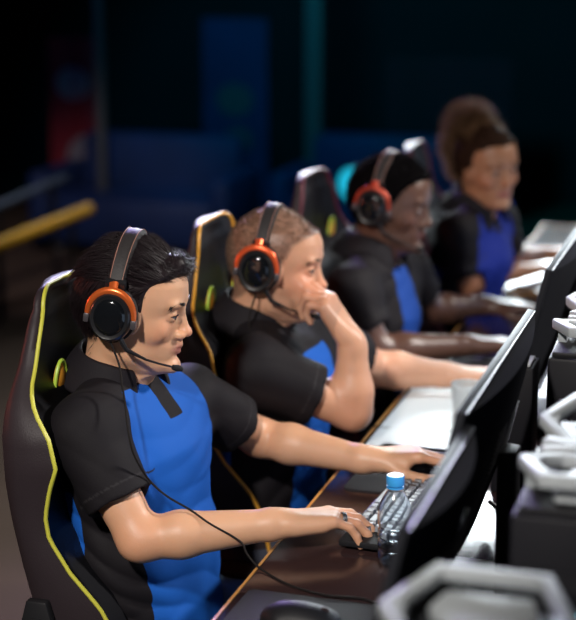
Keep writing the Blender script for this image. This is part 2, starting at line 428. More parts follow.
def build_shirt(p):
    J={k:np.asarray(p[k],float) for k in ('shR','elR','wrR','shL','elL','wrL','neck','chest','pelvis')}; H=p['H']; b=p.get('arm',1.0); root=p['root']
    pts=np.array([J['shR'],J['shL'],J['pelvis'],J['chest'],J['neck'],J['shR']*.3+J['elR']*.7,J['shL']*.3+J['elL']*.7])
    lo=pts.min(0)-.17; hi=pts.max(0)+.15
    F=Field(lo,hi,p['sres'])
    side=torso(F,p,.006)
    if p.get('drape'): p['drape'](F,J)
    ends=[]
    for S in 'RL':
        s,e=J['sh'+S],J['el'+S]; t=p.get('slv',.62); en=s+(e-s)*t; d=unit(e-s); n=unit(p.get('slvn'+S,d))
        def fn(G,s=s,e=e,en=en,n=n): return np.maximum(d_cap(G,s,s+(e-s)*(t+.15),.060*b,.0585*b),((G-en)@n))
        m=.13; F.op(fn,np.minimum(s,e)-m,np.maximum(s,e)+m,.028); ends.append((s,e,en,d))
    f0=fold_fn(p,p.get('fold',.006)); F.op(f0,lo,hi,0,'disp')
    for (s,e,en,d) in ends:
        F.cap(en-d*.02,en+d*.06,.047*b,.050*b,.002,'sub')
    # neck opening
    nk=J['neck']; ax=unit(H.W((-.022,0,-.06))-nk+np.array([0,0,.05]))
    F.cap(nk+ax*.022,nk+ax*.14,.068,.10,.006,'sub')
    fw=np.cross(side,[0,0,1.0]); fw=unit(fw)
    F.cap(nk+fw*.045+ax*.01,nk+fw*.085-ax*.045,.022,.008,.006,'sub')
    v,f=F.mesh(); v=relax(v,f,2,.5)
    # pattern
    ctr=J['chest']; axis=unit(J['neck']-J['pelvis']); r=v-ctr
    lat=r@side; fwd=r@unit(np.cross(side,axis)); h=r@axis
    dR=d_cap(v,J['shR'],J['elR'],.066*b,.064*b); dL=d_cap(v,J['shL'],J['elL'],.066*b,.064*b)
    wdt=np.interp(h,[-.45,-.25,-.12,0,.08,.13,.2],p.get('panelw',[.112,.112,.135,.140,.125,.10,.08]))
    panel=np.minimum(wdt-np.abs(lat)*(1.0),fwd+.0)
    panel=np.minimum(panel,np.minimum(dR,dL)+.004)
    ang=np.arctan2(np.abs(lat)/1.42,fwd)   # strip behind the side panel
    strip=np.minimum(.20-np.abs(ang-p.get('strip',1.9)),.9)*.11; strip=np.minimum(strip,np.minimum(dR,dL)+.0); strip=np.minimum(strip,-.02-h)
    yoke=np.maximum(np.abs(lat)-.022,(nk[2]-p.get('plk',.062)-v[:,2])); yoke=np.minimum(yoke,nk[2]-p.get('yoke',.0)-v[:,2])
    panel=np.minimum(panel,yoke)
    m=np.maximum(panel,strip)
    hem=np.zeros(len(v))
    for (s,e,en,d) in ends:
        dd=(v-en)@d; near=d_cap(v,s,e,.09*b,.09*b)<0; hem=np.maximum(hem,np.where(near&(np.abs(dd+.022)<.0016),1,0))
    sh=mesh_obj('shirt',v,f,p['shirtmat'],root,True,{'panel':m,'hem':hem})
    # collar: folded band round the neck, open at the front
    fa=math.atan2(fw[1],fw[0])+math.radians(p.get('colturn',0)); rings=[]; N=40; op=math.radians(p.get('colopen',30))
    e1=unit(np.cross([0,1,0],ax)) ; e1=unit(fw-ax*(fw@ax)); e2=np.cross(ax,e1)
    for i in range(N+1):
        th=op+(2*PI-2*op)*i/N; q=min(i,N-i)/N; tip=max(0,1-q/.14); 
        rad=lambda r,h: nk+ (e1*math.cos(th)*1.08+e2*math.sin(th)*1.06)*r+ax*(h+.016)+e1*.006
        dn=.012+tip*.030
        rings.append([rad(.062,.000-tip*.012),rad(.060,.022-tip*.006),rad(.061,.040-tip*.010),rad(.066,.043-tip*.010),rad(.081,.024-dn*.5),rad(.101+tip*.004,-.010-dn),rad(.0985+tip*.004,-.013-dn),rad(.077,.014-dn*.5),rad(.066,.026-tip*.010),rad(.066,-.002-tip*.012)])
    mb=MB(); mb.loft([[Vector(q) for q in r] for r in rings]); mb.build('collar',p['collarmat'],sh,sub=1,angle=70)
    return sh
def build_legs(p):
    root=p['root']; pel=np.asarray(p['pelvis'],float); side=unit(np.subtract(p['shL'],p['shR'])*np.array([1,1,0])); fw=unit(np.cross(side,[0,0,1.0]))
    hz=pel[2]; M=Field(pel+[-.3,-.45,-.48],pel+[.75,.5,.2],.008)
    shoes=[]
    for s,kn in ((-1,p.get('knee',.0)),(1,p.get('knee',.0))):
        hip=pel+side*s*.095+[0,0,-.01]; dy=p.get('spread',.07)
        knee=hip+unit(np.array([1,0,0])*1.0+side*s*dy*2+fw*.2)*.42+[0,0,.0]; knee[2]=hz+.015
        ank=knee+np.array([-.03+p.get('foot',0),0,0]); ank[2]=.10
        M.cap(hip,knee,.088,.064,.03); M.cap(knee,ank,.062,.047,.02); shoes.append(ank)
    M.cap(pel+side*.08,pel-side*.08,.108,.108,.03)
    fz=min(M.lo[2],0); 
    v,f=M.mesh(); v=relax(v,f,2); mesh_obj('trousers',v,f,p['trmat'],root,True)
    for a in shoes:
        S=Field(a+[-.12,-.09,-.12],a+[.24,.09,.05],.006)
        S.cap(a+[0,0,-.01],a+[0,0,-.05],.042,.042,.02); S.cap(a+[-.03,0,-.06],a+[.15,0,-.068],.038,.030,.02); S.cap(a+[.02,0,-.035],a+[.10,0,-.06],.035,.03,.02)
        S.op(lambda G:-(G[...,2]-.004),a+[-.12,-.09,-.12],a+[.24,.09,.05],.001,'sub') if False else None
        S.V=np.maximum(S.V,(.003-(S.lo[2]+S.h*np.arange(S.n[2])))[None,None,:]).astype(np.float32)
        v,f=S.mesh(); mesh_obj('shoe',v,f,mat('shoe_black',(.02,.02,.022),.5),root,True)
# ------------------------------------------------------------------ headset (in head coordinates)
def build_headset(H,label,orange,hair=.0,mic=1,detail=1,tilt=0.0,cable=None,miclow=0):
    t=empty('headset',tuple(H.W((0,0,0)))); tag(t,label,'headset','gaming headsets worn by the players')
    inv=Vector(H.W((0,0,0)))
    blk=mat('headset_black',(.014,.014,.016),.32,coat=.3,bump=.1); pad=mat('headset_pad',(.02,.017,.018),.6,bump=.3,bscale=300); gl=mat('headset_gloss',(.006,.007,.009),.12,coat=.8)
    L=lambda q:Vector(H.W(q))-inv
    tl=tilt
    def P3(a,r,x=0,zs=1.0): # arc across the head: a=0 right ear (-y) .. pi left ear
        y=-math.cos(a)*r; z=math.sin(a)*r*zs
        return (x+z*tl,y,z)
    # band: flat strip lofted around the head
    def strip(r0,th,w,a0,a1,name,m,zs=1.26,n=28,x0=-.019,parent=t,bev=.0):
        R=[]
        for i in range(n+1):
            a=a0+(a1-a0)*i/n; w2=w*(.82+.18*math.sin(a)); 
            ring=[]
            for (dx,dr) in ((-w2,th*.25),(-w2*.8,th*.85),(0,th),(w2*.8,th*.85),(w2,th*.25),(w2*.8,-th*.1),(-w2*.8,-th*.1)):
                q=P3(a,r0+dr,x0,zs); ring.append(L((q[0]+dx,q[1],q[2])))
            R.append(ring)
        m_=MB(); m_.loft(R); return m_.build(name,m,parent,angle=50)
    r0=.087+hair
    band=strip(r0,.011,.017,.42,PI-.42,'headband',pad)
    strip(r0-.007,.008,.019,.7,PI-.7,'headband_cushion',pad,parent=band)
    # stitching lines along the band edges
    for sx in (-1,1):
        m=MB(); m.tube([L((P3(a,r0+.0105,-.019+sx*.0125*(.82+.18*math.sin(a)),1.26))) for a in [.5+(PI-1.0)*i/30 for i in range(31)]],.0007,5); m.build('stitching',mat('stitch_tan',(.32,.16,.12),.6),band)
    for s in (-1,1):
        # slider block at the foot of the band
        q=P3(.44,r0+.004,-.019,1.26); q=(q[0],s*abs(q[1]),q[2])
        m=MB(); m.box(L(q),(.036,.014,.020),M=Matrix([list(H.R[i]) for i in range(3)]).transposed()@Matrix.Rotation(-s*.35,3,'X')); m.build('slider',blk,t,bevel=.003)
        cup=(-.019,s*(.097+hair*.6),.001)
        cx,cy,cz=cup
        # orange yoke: stem and half ring
        m=MB(); 
        m.tube([L((-.020,q[1]+s*.002,q[2]-.002)),L((-.020,cy+s*.003,cz+.062)),L((-.019,cy+s*.005,cz+.046))],.0085,10,flat=(.5,1))
        arc=[(cx+.043*math.cos(a),cy+s*.006,cz+.047*math.sin(a)) for a in [(-.10+(PI+.20)*i/24) for i in range(25)]]
        ya=[L(a) for a in arc]; rads=[.0040+.0042*math.sin(PI*i/24) for i in range(25)]
        m.tube(ya,rads,10,flat=(1,.8)); m.build('yoke',orange,t)
        # pivots
        for sx in (-1,1):
            m=MB(); m.box(L((cx+sx*.0435,cy+s*.004,cz-.008)),(.010,.014,.016),M=Matrix([list(H.R[i]) for i in range(3)]).transposed()); m.build('pivot',mat('headset_grey',(.10,.09,.10),.35,metal=.5),t,bevel=.002)
        # ear cup: oval lathe
        def oval(prof,name,m_,par,n=32):
            rg=[]
            for (r,o) in prof: rg.append([L((cx+r*.0375*math.cos(2*PI*k/n),cy+s*o,cz+r*.0435*math.sin(2*PI*k/n))) for k in range(n)])
            mm=MB(); mm.loft(rg); return mm.build(name,m_,par,angle=60)
        oval([(.80,-.028),(1.12,-.026),(1.22,-.018),(1.20,-.008),(1.0,-.005)],'ear_pad',pad,t)
        c=oval([(1.0,-.008),(1.08,-.002),(1.08,.004),(1.02,.011),(.93,.015),(.80,.013)],'ear_cup',blk,t)
        oval([(.80,.010),(.78,.0135),(.60,.016),(.3,.0175),(.05,.018)],'cup_plate',gl,c)
    if mic:
        s=-1; cy=-(.099+hair*.6)
        m=MB(); m.tube([L((.002,cy+.002,-.038)),L((.016,cy+.006,-.058-miclow)),L((.052,cy+.014,-.072-miclow)),L((.076,cy+.030,-.080-miclow)),L((.098,cy+.048,-.087-miclow))],[.0055,.0042,.0022,.002,.002],8)
        b=m.build('microphone_boom',blk,t)
        m=MB(); m.tube([L((.096,cy+.046,-.0865-miclow)),L((.104,cy+.053,-.089-miclow)),L((.111,cy+.058,-.091-miclow))],[.0045,.0062,.0045],10); m.build('microphone_tip',mat('foam_black',(.01,.01,.011),.9,bump=1,bscale=700),b)
    if cable:
        m=MB(); pts=smooth_path([L((-.016,-(.098+hair*.6),-.044))]+[Vector(c)-inv for c in cable],8); m.tube(pts,.0019,7); m.build('cable',mat('cable_black',(.012,.010,.010),.7,spec=.2),t)
    return t
def smooth_path(pts,n=8):
    P=[Vector(p) for p in pts]; P=[P[0]*2-P[1]]+P+[P[-1]*2-P[-2]]; out=[]
    for i in range(1,len(P)-2):
        for k in range(n):
            t=k/n; a,b,c,d=P[i-1],P[i],P[i+1],P[i+2]
            out.append(.5*((2*b)+(-a+c)*t+(2*a-5*b+4*c-d)*t*t+(-a+3*b-3*c+d)*t**3))
    out.append(P[-2]); return out
# ------------------------------------------------------------------ gaming chair
ZC_=np.array([.45,.55,.62,.66,.72,.78,.82,.87,.91,.96,1.00,1.03,1.06,1.10,1.13,1.15])
PXc=np.array([.230,.215,.200,.180,.128,.092,.088,.100,.115,.102,.068,.050,.045,.042,.042,.036])-.0
HWc=np.array([.215,.225,.232,.236,.240,.243,.246,.252,.256,.252,.232,.205,.175,.152,.138,.118])
CXc=np.array([.115,.105,.090,.074,.064,.052,.046,.036,.030,.022,.016,.012,.012,.016,.020,.020])
BXc=np.array([.060,.052,.042,.036,.028,.020,.014,.008,.006,.004,.006,.008,.008,.010,.012,.014])
def chair_sec(z):
    f=1 if z<=1.15 else math.sqrt(max(0,1-((z-1.15)/.036)**2))
    I=lambda a:float(np.interp(min(z,1.15),ZC_,a))
    w=I(HWc)*(.55+.45*f) if f<1 else I(HWc)
    th=.35+.65*f
    px=I(PXc); cx=I(CXc); bx=I(BXc); mid=(cx+bx)/2
    return w,mid+(px-mid)*th,mid+(cx-mid)*th,mid+(bx-mid)*th
def make_chair(label,rim,kind='racing'):
    """local frame: x forward from the backrest, y across, origin on the floor under the backrest"""
    t=empty('gaming_chair',(0,0,0)); tag(t,label,'chair','racing style gaming chairs along the desk')
    leather=MAT['leather_outer']; inner=MAT['leather_inner']
    zs=[.45+.70*i/44 for i in range(45)]+[1.15+.036*math.sin(PI/2*i/8) for i in range(1,9)]
    zs[-1]=1.1855
    rings=[];front=[];pn=[];pf=[]
    n=17
    for z in zs:
        w,px,cx,bx=chair_sec(z); R=[]
        fr=[(cx+(px-cx)*abs(u)**2.6,u*w) for u in [-1+2*i/(n-1) for i in range(n)]]
        for (x,y) in fr: R.append((x,y,z))
        R+= [(px*.72+bx*.28,w+.007,z),(px*.40+bx*.60,w+.008,z),(px*.12+bx*.88,w-.003,z),(bx,w*.86,z),(bx-.012,w*.5,z),(bx-.016,0,z),(bx-.012,-w*.5,z),(bx,-w*.86,z),(px*.12+bx*.88,-w+.003,z),(px*.40+bx*.60,-w-.008,z),(px*.72+bx*.28,-w-.007,z)]
        rings.append(R); pn.append((px+.002,-w-.001,z)); pf.append((px+.002,w+.001,z))
    m=MB(); m.loft(rings); b=m.build('backrest',leather,t,angle=80)
    # front face panel, slightly raised: inner upholstery
    rg=[]
    for z,R in zip(zs,rings):
        rg.append([(x+.0045*(1-abs(-1+2*i/(n-1))**8),y*.985,zz) for i,(x,y,zz) in enumerate(R[:n])]+[(R[n-1][0]-.006,R[n-1][1]*.96,z),(R[0][0]-.006,R[0][1]*.96,z)])
    m=MB(); m.loft(rg); m.build('front_panel',inner,b,angle=80)
    w8=[z for z in zs]
    path=pn+[(chair_sec(1.1855)[1]+.002,0,1.187)]+pf[::-1]
    m=MB(); m.tube(path,.0037,8); m.build('piping',rim,b)
    # belt slots
    for s in (-1,1):
        c=(.050,s*.086,1.00); ring=[]
        m=MB(); m.tube([(c[0]+.002+.004*math.cos(a),c[1]+s*.004+.024*math.sin(a),c[2]+.054*math.cos(a)) for a in [2*PI*i/32 for i in range(32)]],.0035,8,closed=True); r=m.build('slot_ring',MAT['slot_lime'],b)
        rg=[]
        for k,o in ((1,.0),(.95,.004),(.8,.007),(.4,.008)): rg.append([(c[0]-.003+o+.004*math.cos(a),c[1]+s*.004+.023*k*math.sin(a),c[2]+.052*k*math.cos(a)) for a in [2*PI*i/24 for i in range(24)]])
        m=MB(); m.loft(rg); m.build('slot_lining',MAT['slot_orange'],r)
    # recliner hinge covers
    for s in (-1,1):
        m=MB(); m.prism([(-.030,.40),(.052,.40),(.060,.455),(.026,.585),(-.012,.585),(-.030,.52)],0,.020,lambda v:Vector((v.x+.066,s*(.243+v.z),v.y+.085)))
        h=m.build('hinge_cover',MAT['plastic'],t,bevel=.005)
        m=MB(); m.prism([(-.012,.44),(.030,.44),(.020,.555),(-.002,.555)],0,.007,lambda v:Vector((v.x+.066,s*(.263+v.z),v.y+.085))); m.build('hinge_plate',MAT['plastic'],h,bevel=.003)
    # seat
    rg=[]
    for i in range(9):
        x=.06+.50*i/8; e=math.sin(PI*min(1,max(0,(i+.6)/9.2)))**.25; R=[]
        for (y,z) in ((-.25,.37),(-.27,.42),(-.262,.475),(-.235,.495),(-.20,.47),(-.14,.45),(0,.445),(.14,.45),(.20,.47),(.235,.495),(.262,.475),(.27,.42),(.25,.37),(.1,.355),(-.1,.355)):
            R.append((x,y*(.9+.1*e),.40+(z-.40)*e-.06))
        rg.append(R)
    m=MB(); m.loft(rg); m.build('seat',inner,t,angle=80)
    for s in (-1,1):
        m=MB(); m.tube([(.20,s*.24,.33),(.20,s*.32,.34),(.20,s*.325,.50)],.018,10); a=m.build('armrest',MAT['plastic'],t)
        m=MB(); m.box((.24,s*.325,.512),(.24,.08,.026)); m.build('arm_pad',MAT['plastic'],a,bevel=.01)
    m=MB(); m.lathe([(.028,.09),(.028,.20),(.02,.20),(.02,.30)],20,(.27,0,0)); m.build('gas_lift',MAT['plastic'],t)
    m=MB(); m.box((.27,0,.30),(.24,.20,.035)); m.build('mechanism',MAT['plastic'],t,bevel=.008)
    m=MB()
    for k in range(5):
        a=2*PI*k/5+.3; c,s=math.cos(a),math.sin(a)
        m.tube([(.27+c*.03,s*.03,.105),(.27+c*.17,s*.17,.09),(.27+c*.30,s*.30,.07)],[.030,.024,.018],8,flat=(.7,1))
    base=m.build('star_base',MAT['plastic'],t)
    for k in range(5):
        a=2*PI*k/5+.3; c,s=math.cos(a),math.sin(a); M=Matrix.Rotation(a,3,'Z')@Matrix.Rotation(PI/2,3,'X')
        m=MB(); m.lathe([(0,-.02),(.025,-.02),(.03,-.014),(.03,.014),(.025,.02),(0,.02)],16,(.27+c*.30,s*.30,.032),M); m.build('caster',MAT['plastic'],base)
    return t
# ------------------------------------------------------------------ desk hardware
def make_monitor(label,w=.60,h=.36,zt=1.13,tilt=13):
    """origin at the foot on the desk; screen faces -x; y along the desk"""
    t=empty('monitor',(0,0,0)); tag(t,label,'monitor','monitors in a row along the desk')
    top=zt-DESK; z0=top-h
    # bezel slab
    m=MB(); m.box((0,0,z0+h/2),(.014,w,h)); bz=m.build('bezel',MAT['mon_bezel'],t,bevel=.003)
    m=MB(); m.box((-.0072,0,z0+h/2+.004),(.0012,w-.026,h-.034)); m.build('screen',MAT['screen'],bz)
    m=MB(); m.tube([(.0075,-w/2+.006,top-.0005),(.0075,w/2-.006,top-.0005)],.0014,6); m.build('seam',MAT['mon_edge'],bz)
    # curved rear cover, leaf shaped from above
    R=[]
    for k,(z,d) in enumerate(((z0+.012,.006),(z0+.05,.018),(z0+h*.5,.032),(top-.05,.033),(top-.012,.032),(top-.003,.029),(top-.003,.0))):
        row=[(.0075,-w/2+.010,z),]
        for i in range(1,24):
            u=-1+2*i/24; row.append((.0075+max(d,.0004)*(1-abs(u)**2.0),u*(w/2-.010),z))
        row.append((.0075,w/2-.010,z)); R.append(row)
    m=MB(); m.loft(R); m.build('rear_cover',MAT['mon_back'],t,angle=50)
    m=MB()
    for k in range(9): m.box((.037,0,z0+.20+.008*k),(.006,.20,.003))
    m.build('vent',MAT['plastic'],t)
    T=Matrix.Translation((0,0,top))@Matrix.Rotation(math.radians(tilt),4,'Y')@Matrix.Translation((0,0,-top))
    for k in kids(t):
        k.data.transform(T)
        for g in kids(k): g.data.transform(T)
    # stand
    m=MB(); m.prism([(.004,-.030),(.034,-.024),(.034,.024),(.004,.030)],.012,top-.15); m.build('stand_neck',MAT['plastic'],t,bevel=.005)
    m=MB(); m.prism([(-.09,-.12),(.10,-.10),(.12,-.06),(.12,.06),(.10,.10),(-.09,.12),(-.11,.08),(-.11,-.08)],0,.013); m.build('stand_foot',MAT['plastic'],t,bevel=.004)
    m=MB(); m.tube(smooth_path([(-.02,.05,z0+.10),(.03,.06,z0+.06),(.05,.08,.08),(.07,.10,.03),(.09,.16,.0045),(.08,.26,.0045)],6),.004,7); m.build('power_cable',MAT['cable'],t)
    return t
def make_pc(label,h=.36):
    """computer tower; origin at desk level, front face at -y; w along x, d along y"""
    t=empty('computer_tower',(0,0,0)); tag(t,label,'computer','computer towers standing on the desk')
    W,D=.20,.40
    m=MB(); m.box((0,0,h/2+.008),(W,D,h-.016)); b=m.build('case',MAT['case'],t,bevel=.006)
    # feet
    for sx in (-1,1):
        m=MB(); m.box((sx*.075,0,.005),(.03,D-.04,.010)); m.build('foot',MAT['plastic'],t,bevel=.002)
    # honeycomb mesh front
    m=MB(); m.box((0,-D/2-.002,h/2-.02),(W-.03,.004,h-.10)); m.build('mesh_backing',MAT['mesh_dark'],b)
    m=MB(); r=.0062; ny=0
    for j in range(int((h-.12)/(r*1.5))):
        for i in range(int((W-.04)/(r*1.732))):
            cx=-(W-.05)/2+i*r*1.732+(j%2)*r*.866; cz=.035+j*r*1.5
            o=[(cx+r*.98*math.cos(PI/6+a*PI/3),cz+r*.98*math.sin(PI/6+a*PI/3)) for a in range(6)]; q=[(cx+r*.72*math.cos(PI/6+a*PI/3),cz+r*.72*math.sin(PI/6+a*PI/3)) for a in range(6)]
            y0=-D/2-.0075
            vs=[(x,y0,z) for x,z in o]+[(x,y0,z) for x,z in q]+[(x,-D/2-.0042,z) for x,z in q]
            m.add(vs,[(a,(a+1)%6,6+(a+1)%6,6+a) for a in range(6)]+[(6+a,6+(a+1)%6,12+(a+1)%6,12+a) for a in range(6)])
    m.build('front_mesh',MAT['mesh_metal'],b,smooth=False)
    # lit fan specks behind the mesh
    cols=['led_blue','led_pink','led_cyan','led_warm']
    for k in range(4):
        mm=MB()
        for q in range(9):
            a=rng.random()*6.28; rr=.02+.04*rng.random(); mm.lathe([(0,-.0016),(.0016,0),(0,.0016)],6,(rr*math.cos(a),-D/2-.006,h*.45+rr*1.3*math.sin(a)))
        mm.build('led',MAT[cols[k]],b)
    # top handle: angular light grey frame with V panel and black recess
    m=MB(); m.box((0,0,h+.003),(W-.012,D-.02,.010)); m.build('top_recess',MAT['plastic'],t,bevel=.003)
    zt=h+.045
    def bar(name,pts,w,hh,z,mt=None,closed=False):
        mm=MB(); P=[Vector((x,y,0)) for x,y in pts]; n=len(P); L=[];Rr=[]
        for i in range(n):
            a=P[i-1] if (i>0 or closed) else P[i]; c=P[(i+1)%n] if (i<n-1 or closed) else P[i]
            d1=(P[i]-a).normalized() if (P[i]-a).length>0 else (c-P[i]).normalized(); d2=(c-P[i]).normalized() if (c-P[i]).length>0 else d1
            tt=(d1+d2).normalized(); nn=Vector((-tt.y,tt.x,0)); k=w/2/max(.5,nn.dot(Vector((-d1.y,d1.x,0))))
            zz=z[i] if isinstance(z,(list,tuple)) else z
            L.append((P[i]+nn*k,zz));Rr.append((P[i]-nn*k,zz))
        rings=[[ (l.x,l.y,zz-hh/2),(r.x,r.y,zz-hh/2),(r.x,r.y,zz+hh/2),(l.x,l.y,zz+hh/2)] for (l,zz),(r,_) in zip(L,Rr)]
        if closed: rings.append(rings[0])
        mm.loft(rings,cap=not closed); return mm.build(name,mt or MAT['case_frame'],t,bevel=.004)
    for s in (-1,1):      # a loop handle at either end
        y0=s*D/2
        bar('handle',[(-.060,y0-s*.010),(-.098,y0-s*.105),(-.060,y0-s*.165),(.060,y0-s*.165),(.098,y0-s*.105),(.060,y0-s*.010)],.018,.018,[zt,zt-.010,zt-.024,zt-.024,zt-.010,zt],closed=True)
        for sx in (-1,1):
            mm=MB(); mm.prism([(sx*.094,y0-s*.118),(sx*.078,y0-s*.118),(sx*.078,y0-s*.084),(sx*.094,y0-s*.084)],h-.002,zt-.004); mm.build('handle_post',MAT['case_frame'],t,bevel=.003)
        # V shaped panel inside the loop
        mm=MB(); mm.prism([(-.050,y0-s*.020),(.050,y0-s*.020),(.060,y0-s*.070),(.018,y0-s*.140),(-.018,y0-s*.140),(-.060,y0-s*.070)],h+.012,h+.030); mm.build('top_panel',MAT['case_panel'],t,bevel=.005)
    bar('cross_bar',[(-.088,.020),(-.03,0),(.03,0),(.088,.020)],.022,.014,h+.028); bar('cross_bar',[(-.088,-.022),(-.03,-.006),(.03,-.006),(.088,-.022)],.018,.012,h+.028)
    return t
def make_keyboard(label,L=.36,W=.135):
    """user side at -x; runs along y; origin at desk"""
    t=empty('keyboard',(0,0,0)); tag(t,label,'keyboard')
    m=MB(); m.box((0,0,.010),(W,L,.012)); m.build('case',MAT['plastic'],t,bevel=.003)
    m=MB(); m.box((-W/2+.001,0,.0085),(.004,L-.01,.004)); m.build('front_strip',MAT['kb_strip'],t,bevel=.001)
    p=.0189; rows=[14,14,13,12,8]; 
    for r in range(6):
        x=W/2-.018-r*p-(.004 if r else 0); n=int(L/p)-1; y=L/2-.012; c=0; 
        widths=[1]*n
        if r==5: widths=[1.3,1.3,1.3,5.5,1.3,1.3,1.3,1,1,1]
        if r==4: widths=[2.2]+[1]*10+[2.2,1,1]
        if r==3: widths=[1.8]+[1]*11+[1.8,1]
        for wd in widths:
            if y-wd*p< -L/2+.004: break
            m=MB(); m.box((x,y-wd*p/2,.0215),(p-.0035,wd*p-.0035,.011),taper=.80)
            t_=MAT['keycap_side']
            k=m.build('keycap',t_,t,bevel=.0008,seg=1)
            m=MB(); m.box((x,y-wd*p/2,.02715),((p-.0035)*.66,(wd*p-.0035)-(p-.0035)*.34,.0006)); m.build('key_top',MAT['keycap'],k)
            y-=wd*p
    for sy in (-1,1):
        m=MB(); m.box((.04,sy*(L/2-.04),.0025),(.02,.03,.005)); m.build('foot',MAT['plastic'],t)
    return t
def make_mouse(label):
    """front at +x; origin on the pad"""
    t=empty('mouse',(0,0,0)); tag(t,label,'mouse','computer mice on the desk')
    F=Field((-.085,-.055,-.01),(.085,.055,.06),.0025)
    F.ell((-.012,0,.008),(.052,.033,.031),None,.01); F.ell((.028,0,.008),(.036,.029,.021),None,.02)
    F.cap((-.03,-.020,.010),(.045,-.018,.009),.012,.010,.012); F.cap((-.03,.020,.010),(.045,.018,.009),.012,.010,.012)
    F.V=np.maximum(F.V,(.0015-(F.lo[2]+F.h*np.arange(F.n[2])))[None,None,:]).astype(np.float32)
    v,f=F.mesh(); mesh_obj('shell',relax(v,f,2),f,MAT['mouse_shell'],t,True)
    m=MB(); m.lathe([(0,-.004),(.009,-.004),(.010,-.002),(.010,.002),(.009,.004),(0,.004)],20,(.036,0,.024),Matrix.Rotation(PI/2,3,'X')); m.build('scroll_wheel',MAT['led_red_dim'],t)
    m=MB(); m.tube([(.064,0,.010),(.020,0,.0315),(-.005,0,.0385)],.0009,6); m.build('button_seam',MAT['seam_dark'],t)
    for s in (-1,1):
        m=MB(); m.tube([(-.02,s*.033,.020),(.0,s*.0345,.021),(.018,s*.033,.019)],.0022,8); m.build('side_button',MAT['plastic'],t)
    return t
def make_bottle(label):
    t=empty('water_bottle',(0,0,0)); tag(t,label,'bottle'); k=.94; kz=.96
    pr=[(.012,.0),(.020,.0),(.0275,.003),(.029,.010),(.029,.026),(.0255,.031),(.029,.036),(.029,.046),(.0255,.051),(.029,.056),(.029,.066),(.0255,.071),(.029,.076),(.0295,.092),(.0285,.104),(.0245,.118),(.0185,.130),(.0135,.138),(.0120,.143),(.0120,.150)]
    S=lambda q:[(r*k*1.05,z*kz) for r,z in q]
    m=MB(); inner=[(max(r-.0011,.0),z+.0008) for r,z in pr[1:]][::-1]
    m.lathe(S([(0,0.002)]+pr+inner+[(0,.003)]),40); m.build('bottle_body',MAT['pet'],t,angle=70)
    m=MB(); 
    vs=[];n=48
    for z,rr in ((.148,.0142),(.150,.0150),(.164,.0150),(.1665,.0142),(.1668,.0)):
        vs.append([Vector(((rr+(.0005 if (i%2 and .149<z<.165) else 0))*k*1.05*math.cos(2*PI*i/n),(rr+(.0005 if (i%2 and .149<z<.165) else 0))*k*1.05*math.sin(2*PI*i/n),z*kz)) for i in range(n)])
    m.loft(vs); m.build('cap',MAT['cap_blue'],t)
    m=MB(); m.lathe(S([(.0135,.1435),(.0150,.1435),(.0150,.1465),(.0135,.1465)]),32); m.build('cap_ring',MAT['cap_blue'],t)
    return t
def make_desk(y0,y1,label,last=False):
    t=empty('desk',(0,(y0+y1)/2,0)); tag(t,label,'desk','gaming desks joined end to end'); L=y1-y0-.003
    X0,X1=-.778,.62; cx=(X0+X1)/2
    m=MB(); m.box((cx+.001,0,DESK-.0125),(X1-X0-.004,L,.025)); m.build('desktop',MAT['desk'],t,bevel=.0015)
    for x in (X0,X1):
        m=MB(); m.box((x,0,DESK-.0125),(.005,L,.025)); m.build('edge_band',MAT['desk_edge'],t)
    for s in (-1,1):
        m=MB(); m.box((cx,s*(L/2-.02),(DESK-.026)/2),(X1-X0-.16,.03,DESK-.026)); m.build('side_panel',MAT['desk_panel'],t)
        m=MB(); m.box((X0+.14,s*(L/2-.001),DESK-.0045),(.24,.0012,.0105)); m.build('end_edging',MAT['desk_edge'],t)
    m=MB(); m.box((cx,0,(DESK-.026)*.5+.12),(.02,L-.08,DESK-.29)); m.build('modesty_panel',MAT['desk_panel'],t)
    return t
DESK=.74
DET='1234'
MAT={}
MAT['leather_outer']=mat('leather_outer',(.030,.022,.026),.5,spec=.3,bump=.25,bscale=420,var=.1)
MAT['leather_inner']=mat('leather_inner',(.0075,.0075,.010),.42,spec=.35,bump=.25,bscale=420)
MAT['piping_lime']=mat('piping_lime',(.62,.60,.07),.45)
MAT['piping_amber']=mat('piping_amber',(.75,.36,.04),.45)
MAT['piping_red']=mat('piping_red',(.16,.025,.05),.45)
MAT['slot_lime']=mat('slot_lime',(.42,.60,.06),.4); MAT['slot_orange']=mat('slot_orange',(.80,.34,.03),.5,bump=.2)
MAT['plastic']=mat('plastic_black',(.012,.012,.014),.5,spec=.3,bump=.08,bscale=500)
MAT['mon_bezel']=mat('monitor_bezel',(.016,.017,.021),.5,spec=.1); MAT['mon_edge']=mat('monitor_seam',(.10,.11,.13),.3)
MAT['mon_back']=mat('monitor_back',(.020,.021,.025),.75,spec=0,bump=.1,bscale=600)
MAT['screen']=mat('lit_screen',(.01,.01,.012),.2,emit=(.55,.72,1.0),estr=.7)
MAT['cable']=mat('cable_rubber',(.012,.012,.013),.45)
MAT['case']=mat('case_black',(.008,.008,.011),.5,spec=.3); MAT['mesh_dark']=mat('mesh_backing',(.004,.004,.007),.7); MAT['mesh_metal']=mat('mesh_metal',(.018,.018,.026),.4,metal=.7)
MAT['case_frame']=mat('case_frame_grey',(.36,.39,.41),.45,spec=.25); MAT['case_panel']=mat('case_panel_grey',(.38,.41,.43),.45,spec=.25)
for n,c,s in (('led_blue',(.1,.3,1),4),('led_pink',(1,.45,.35),3),('led_cyan',(.2,.8,1),3),('led_warm',(1,.7,.3),3)): MAT[n]=mat(n,(.02,.02,.02),.4,emit=c,estr=s)
MAT['led_red_dim']=mat('wheel_rubber',(.03,.015,.015),.5)
